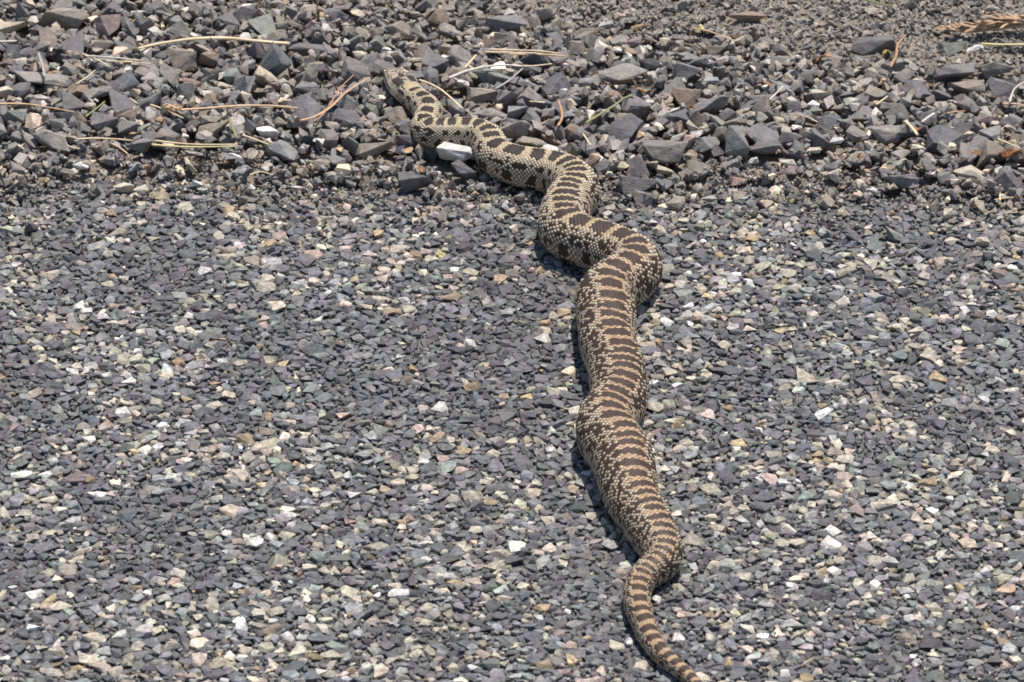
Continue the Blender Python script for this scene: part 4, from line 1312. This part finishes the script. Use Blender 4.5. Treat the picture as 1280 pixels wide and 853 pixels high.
def build_sprig():
    r = np.random.default_rng(4)
    A = lay([(1186, 38), (1215, 39), (1250, 35), (1290, 31), (1330, 29)], 0.004)
    path = catmull(A, 12)
    base = A[0].copy()
    root = bpy.data.objects.new("conifer_sprig", None); COL.objects.link(root); root.location = base; root.empty_display_size = 0.02
    tag(root, "dry brown conifer sprig with overlapping scale leaves near the top right corner", "sprig")
    V, q, t = tube_arrays(path - base, np.linspace(0.0008, 0.0016, len(path)), 7, 1.0)
    solid("stem", V, q, t, M_SPRIG, root)
    meshes = [leaf_mesh("leaf", k) for k in range(3)]
    for me in meshes:
        me.materials.append(M_SPRIG)
    n = 110
    for k in range(n):
        f_ = (k + r.random()) / n
        i = min(int(f_ * (len(path) - 1)), len(path) - 2)
        p = path[i] - base
        td = path[i] - path[i + 1]; td /= np.linalg.norm(td)
        sp = r.uniform(-1, 1)
        yaw = math.atan2(td[1], td[0]) + sp * 0.95 * r.random()
        ln = r.uniform(0.006, 0.013) * (0.65 + 0.5 * min(1, f_ * 3))
        o = bpy.data.objects.new("leaf", meshes[k % 3]); COL.objects.link(o); o.parent = root
        o.matrix_basis = (Matrix.Translation(p + np.array([0, 0, 0.0005 + 0.004 * r.random() * min(1, f_ * 4)])) @ Matrix.Rotation(yaw, 4, 'Z')
                          @ Matrix.Rotation(r.uniform(-0.35, 0.25), 4, 'Y') @ Matrix.Rotation(r.normal(0, 0.5), 4, 'X') @ Matrix.Diagonal((ln, ln * 0.85, ln, 1)))
    # a bare side stem curving over it
    B = lay([(1250, 36), (1262, 29), (1280, 27), (1300, 27)], 0.007)
    pb = catmull(B, 8) - base
    V, q, t = tube_arrays(pb, np.linspace(0.0008, 0.0007, len(pb)), 7, 1.0)
    solid("side_stem", V, q, t, M_ORANGE, root)


build_sprig()


def build_seed_head():
    r = np.random.default_rng(8)
    c = lay([(214, 137)], 0.003)[0]
    root = bpy.data.objects.new("seed_head", None); COL.objects.link(root); root.location = c; root.empty_display_size = 0.01
    tag(root, "small orange brown seed head at the left end of the long orange stalk", "seed head")
    me = leaf_mesh("scale", 9); me.materials.append(M_ORANGE)
    V, q, t = tube_arrays(np.array([[-0.006, 0.002, 0], [-0.002, 0.001, 0.001], [0.004, -0.001, 0.0005], [0.007, -0.002, 0]]), np.array([0.0008, 0.0024, 0.0020, 0.0006]), 9, 0.9)
    solid("core", V, q, t, M_SPRIG, root)
    for k in range(22):
        f_ = k / 22
        a = k * 2.4
        o = bpy.data.objects.new("scale", me); COL.objects.link(o); o.parent = root
        o.matrix_basis = (Matrix.Translation((-0.005 + 0.010 * f_, 0.0016 - 0.003 * f_, 0.0004)) @ Matrix.Rotation(-0.25, 4, 'Z') @ Matrix.Rotation(a, 4, 'X')
                          @ Matrix.Translation((0, 0, 0.0014)) @ Matrix.Rotation(-0.5, 4, 'Y') @ Matrix.Scale(0.0046, 4))


build_seed_head()


def flake(name, px, py, w, h, mat, label, cat, seed, thick=0.22, tiltx=0.5):
    """curled bit of bark or leaf: an irregular, bent, thick sheet"""
    r = np.random.default_rng(seed)
    p = lay([(px, py)], 0.0006)[0]; k = px_per_m(p)
    W = w / k / 2; D = h / k / 2 / 0.7
    m, nr = 18, 4
    V = [(0, 0, 0.25)]
    edge = 0.35 + 1.0 * r.random(m)
    edge = 0.6 * edge + 0.2 * (np.roll(edge, 1) + np.roll(edge, -1))
    for i in range(1, nr + 1):
        for j in range(m):
            a = j / m * 2 * math.pi; q = i / nr * edge[j]
            x, y = q * math.cos(a), q * math.sin(a)
            V.append((x, y, 0.45 * (1 - x * x) + 0.35 * math.sin(3 * x + seed) * y + 0.07 * r.normal()))
    T = [(0, 1 + j, 1 + (j + 1) % m) for j in range(m)]
    Q = []
    for i in range(nr - 1):
        for j in range(m):
            a0 = 1 + i * m
            Q.append((a0 + j, a0 + m + j, a0 + m + (j + 1) % m, a0 + (j + 1) % m))
    V = np.array(V); nV = len(V)
    lo = V.copy(); lo[:, 2] -= thick
    T2 = [tuple(nV + x for x in t[::-1]) for t in T]; Q2 = [tuple(nV + x for x in q[::-1]) for q in Q]
    a0 = 1 + (nr - 1) * m
    rimq = [(a0 + (j + 1) % m, a0 + j, nV + a0 + j, nV + a0 + (j + 1) % m) for j in range(m)]
    V = np.vstack([V, lo]) * np.array([W, D, min(W, D)])
    o = solid(name, V, Q + Q2 + rimq, T + T2, mat, None, p, smooth=False)
    o.rotation_euler = (tiltx * r.normal() * 0.9, tiltx * r.normal() * 0.9, r.normal() * 0.5)
    tag(o, label, cat)


flake("bark_flake", 1264, 194, 36, 18, M_BARK, "dark reddish bark flake at the right edge", "bark", 3)
flake("leaf_crumb", 1028, 73, 20, 9, M_CRUMB, "flat orange leaf fragment between dark stones left of the wedge-shaped stone", "leaf", 4)
flake("leaf_crumb", 960, 106, 13, 8, M_CRUMB, "orange crumb below the cream rounded pebble", "leaf", 5)
flake("leaf_crumb", 864, 136, 14, 10, M_CRUMB, "reddish crumb on the slate splinter", "leaf", 6)
flake("leaf_crumb", 525, 212, 10, 8, M_CRUMB, "rust orange crumb on top of the five-sided stone", "leaf", 7)
flake("leaf_crumb", 288, 238, 11, 7, M_YCRUMB, "yellow crumb at the road edge", "leaf", 8)
flake("leaf_crumb", 802, 114, 9, 9, M_CRUMB, "small round orange crumb below the large flat grey stone", "leaf", 9)
flake("leaf_crumb", 1148, 162, 9, 9, M_CRUMB, "small orange crumb right of the stubby tan stick", "leaf", 10)
flake("leaf_crumb", 1075, 195, 9, 7, M_CRUMB, "orange speck left of the pale grey oblong stone", "leaf", 11)
flake("leaf_crumb", 1220, 191, 10, 8, M_CRUMB, "brick red crumb above the long cream stone", "leaf", 12)
flake("leaf_crumb", 1108, 66, 12, 8, M_YCRUMB, "yellow leaf bit under the wedge-shaped stone", "leaf", 13)
flake("leaf_crumb", 1103, 103, 12, 8, M_SPRIG, "tan crumbled leaf above the light taupe block", "leaf", 14)
flake("leaf_crumb", 874, 35, 14, 7, M_YGREEN, "pale yellow leaf bit at the left end of the thin brown twig", "leaf", 15)
flake("leaf_crumb", 552, 320, 22, 8, M_YGREEN, "olive leaf scrap lying flat on the road left of the snake", "leaf", 16)
